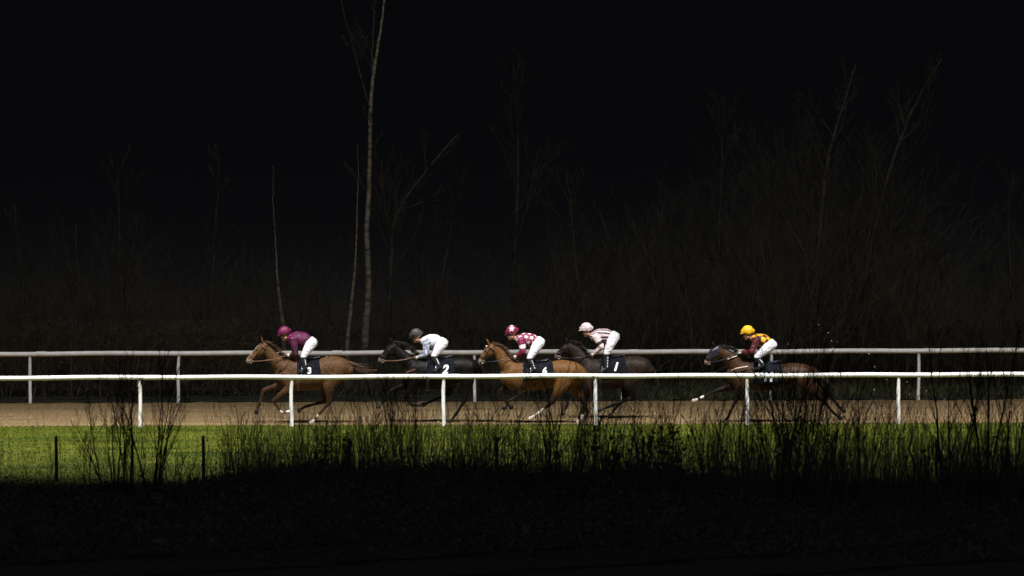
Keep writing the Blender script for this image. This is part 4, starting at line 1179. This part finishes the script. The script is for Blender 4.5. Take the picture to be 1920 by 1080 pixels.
shrub(215, 725, 48, 6, 101, 'dark bare shrub leaning left, before the first near rail post from the left', lean=-.10, r=.024, base_spread=14)
shrub(240, 668, 22, 4, 102, 'tall dark bare shrub crossing both rails just left of the first near post', r=.024, base_spread=8)
shrub(284, 660, 40, 6, 103, 'dark bare shrub fanning right, directly right of the first near post', lean=.08, r=.024, base_spread=8)
shrub(165, 780, 25, 2, 104, 'short thin dark stems left of the cluster at the first near post')
shrub(445, 765, 22, 3, 105, 'slim dark shrub under the muzzle of the leading horse', Y=-28)
shrub(330, 830, 40, 4, 106, 'low dark shrub on the turf right of the left cluster', Y=-28, nb=5)
shrub(560, 800, 40, 4, 107, 'low dark shrub at the foot of the second near post', Y=-29)
shrub(625, 750, 34, 7, 108, 'dark twigs below the hind hooves of the leading horse')
shrub(700, 725, 34, 7, 109, 'dark twiggy shrub in the gap behind the leading horse')
shrub(765, 700, 34, 7, 110, 'tall dark twiggy shrub under the black horse', r=.018)
shrub(860, 770, 34, 4, 111, 'dark shrub right of the third near post', lean=.06)
shrub(915, 735, 34, 7, 112, 'dark branching shrub under the head of the ginger horse', lean=.08)
shrub(975, 775, 30, 4, 113, 'dark shrub below the belly of the ginger horse')
shrub(1036, 672, 22, 3, 114, 'thickest tall dark shrub, crossing the ginger horse hindquarters', r=.028, base_spread=6)
shrub(1068, 705, 40, 8, 115, 'dark shrub with many stems left of the fourth near post', lean=.06, r=.02)
shrub(1120, 740, 40, 8, 116, 'dark leaning shrub at the fourth near post', lean=.10)
shrub(1160, 815, 46, 5, 117, 'leafy low bramble clump right of the fourth near post', Y=-29, cat='bramble', name='bramble', leaves=260)
shrub(1240, 800, 50, 5, 118, 'leafy bramble clump under the gap between the last two horses', Y=-29, cat='bramble', name='bramble', leaves=260)
shrub(1205, 735, 40, 6, 119, 'sparse dark stems leaning right over the sand left of the last horse', lean=.12)
shrub(1258, 705, 16, 2, 120, 'slender upright dark sapling between the last two horses', r=.016)
shrub(1330, 755, 40, 7, 121, 'dark twigs left of the fifth near post')
shrub(1400, 735, 40, 8, 122, 'dark twigs at the fifth near post')
shrub(1455, 660, 44, 13, 123, 'dense tall dark shrub hiding the belly of the last horse', r=.02)
shrub(1500, 655, 52, 15, 124, 'densest dark shrub hiding the hindquarters of the last horse', r=.02)
shrub(1550, 690, 30, 8, 125, 'dark shrub below the hind hooves of the last horse', lean=.08, r=.02)
shrub(1605, 710, 44, 8, 126, 'dark shrub leaning right between the last horse and the last near post', lean=.16, r=.018)
shrub(1665, 740, 34, 4, 127, 'dark twigs just left of the last near post', lean=.12)
shrub(1720, 780, 40, 5, 128, 'low dark shrub just right of the last near post')
shrub(1783, 610, 60, 4, 129, 'dark spreading sapling crossing both rails, left of the right hand trio', r=.034, base_spread=8)
shrub(1846, 600, 50, 4, 130, 'dark forked sapling crossing both rails, middle of the right hand trio', r=.032, base_spread=6)
shrub(1885, 610, 20, 3, 131, 'dark sapling leaning right at the right edge of the photo', lean=.10, r=.026, base_spread=6)
shrub(1820, 790, 60, 6, 132, 'low dark twigs between the two right hand saplings', Y=-28)
shrub(660, 800, 50, 6, 133, 'low dark shrub with close stems below the tail of the leading horse', Y=-28)
shrub(1010, 790, 46, 6, 134, 'low dark shrub with close stems left of the thickest shrub', Y=-28)
shrub(505, 800, 34, 4, 135, 'dark low stems left of the second near post', Y=-28)
shrub(1560, 780, 60, 7, 136, 'low thick dark stems under the trailing hooves of the last horse', Y=-28)
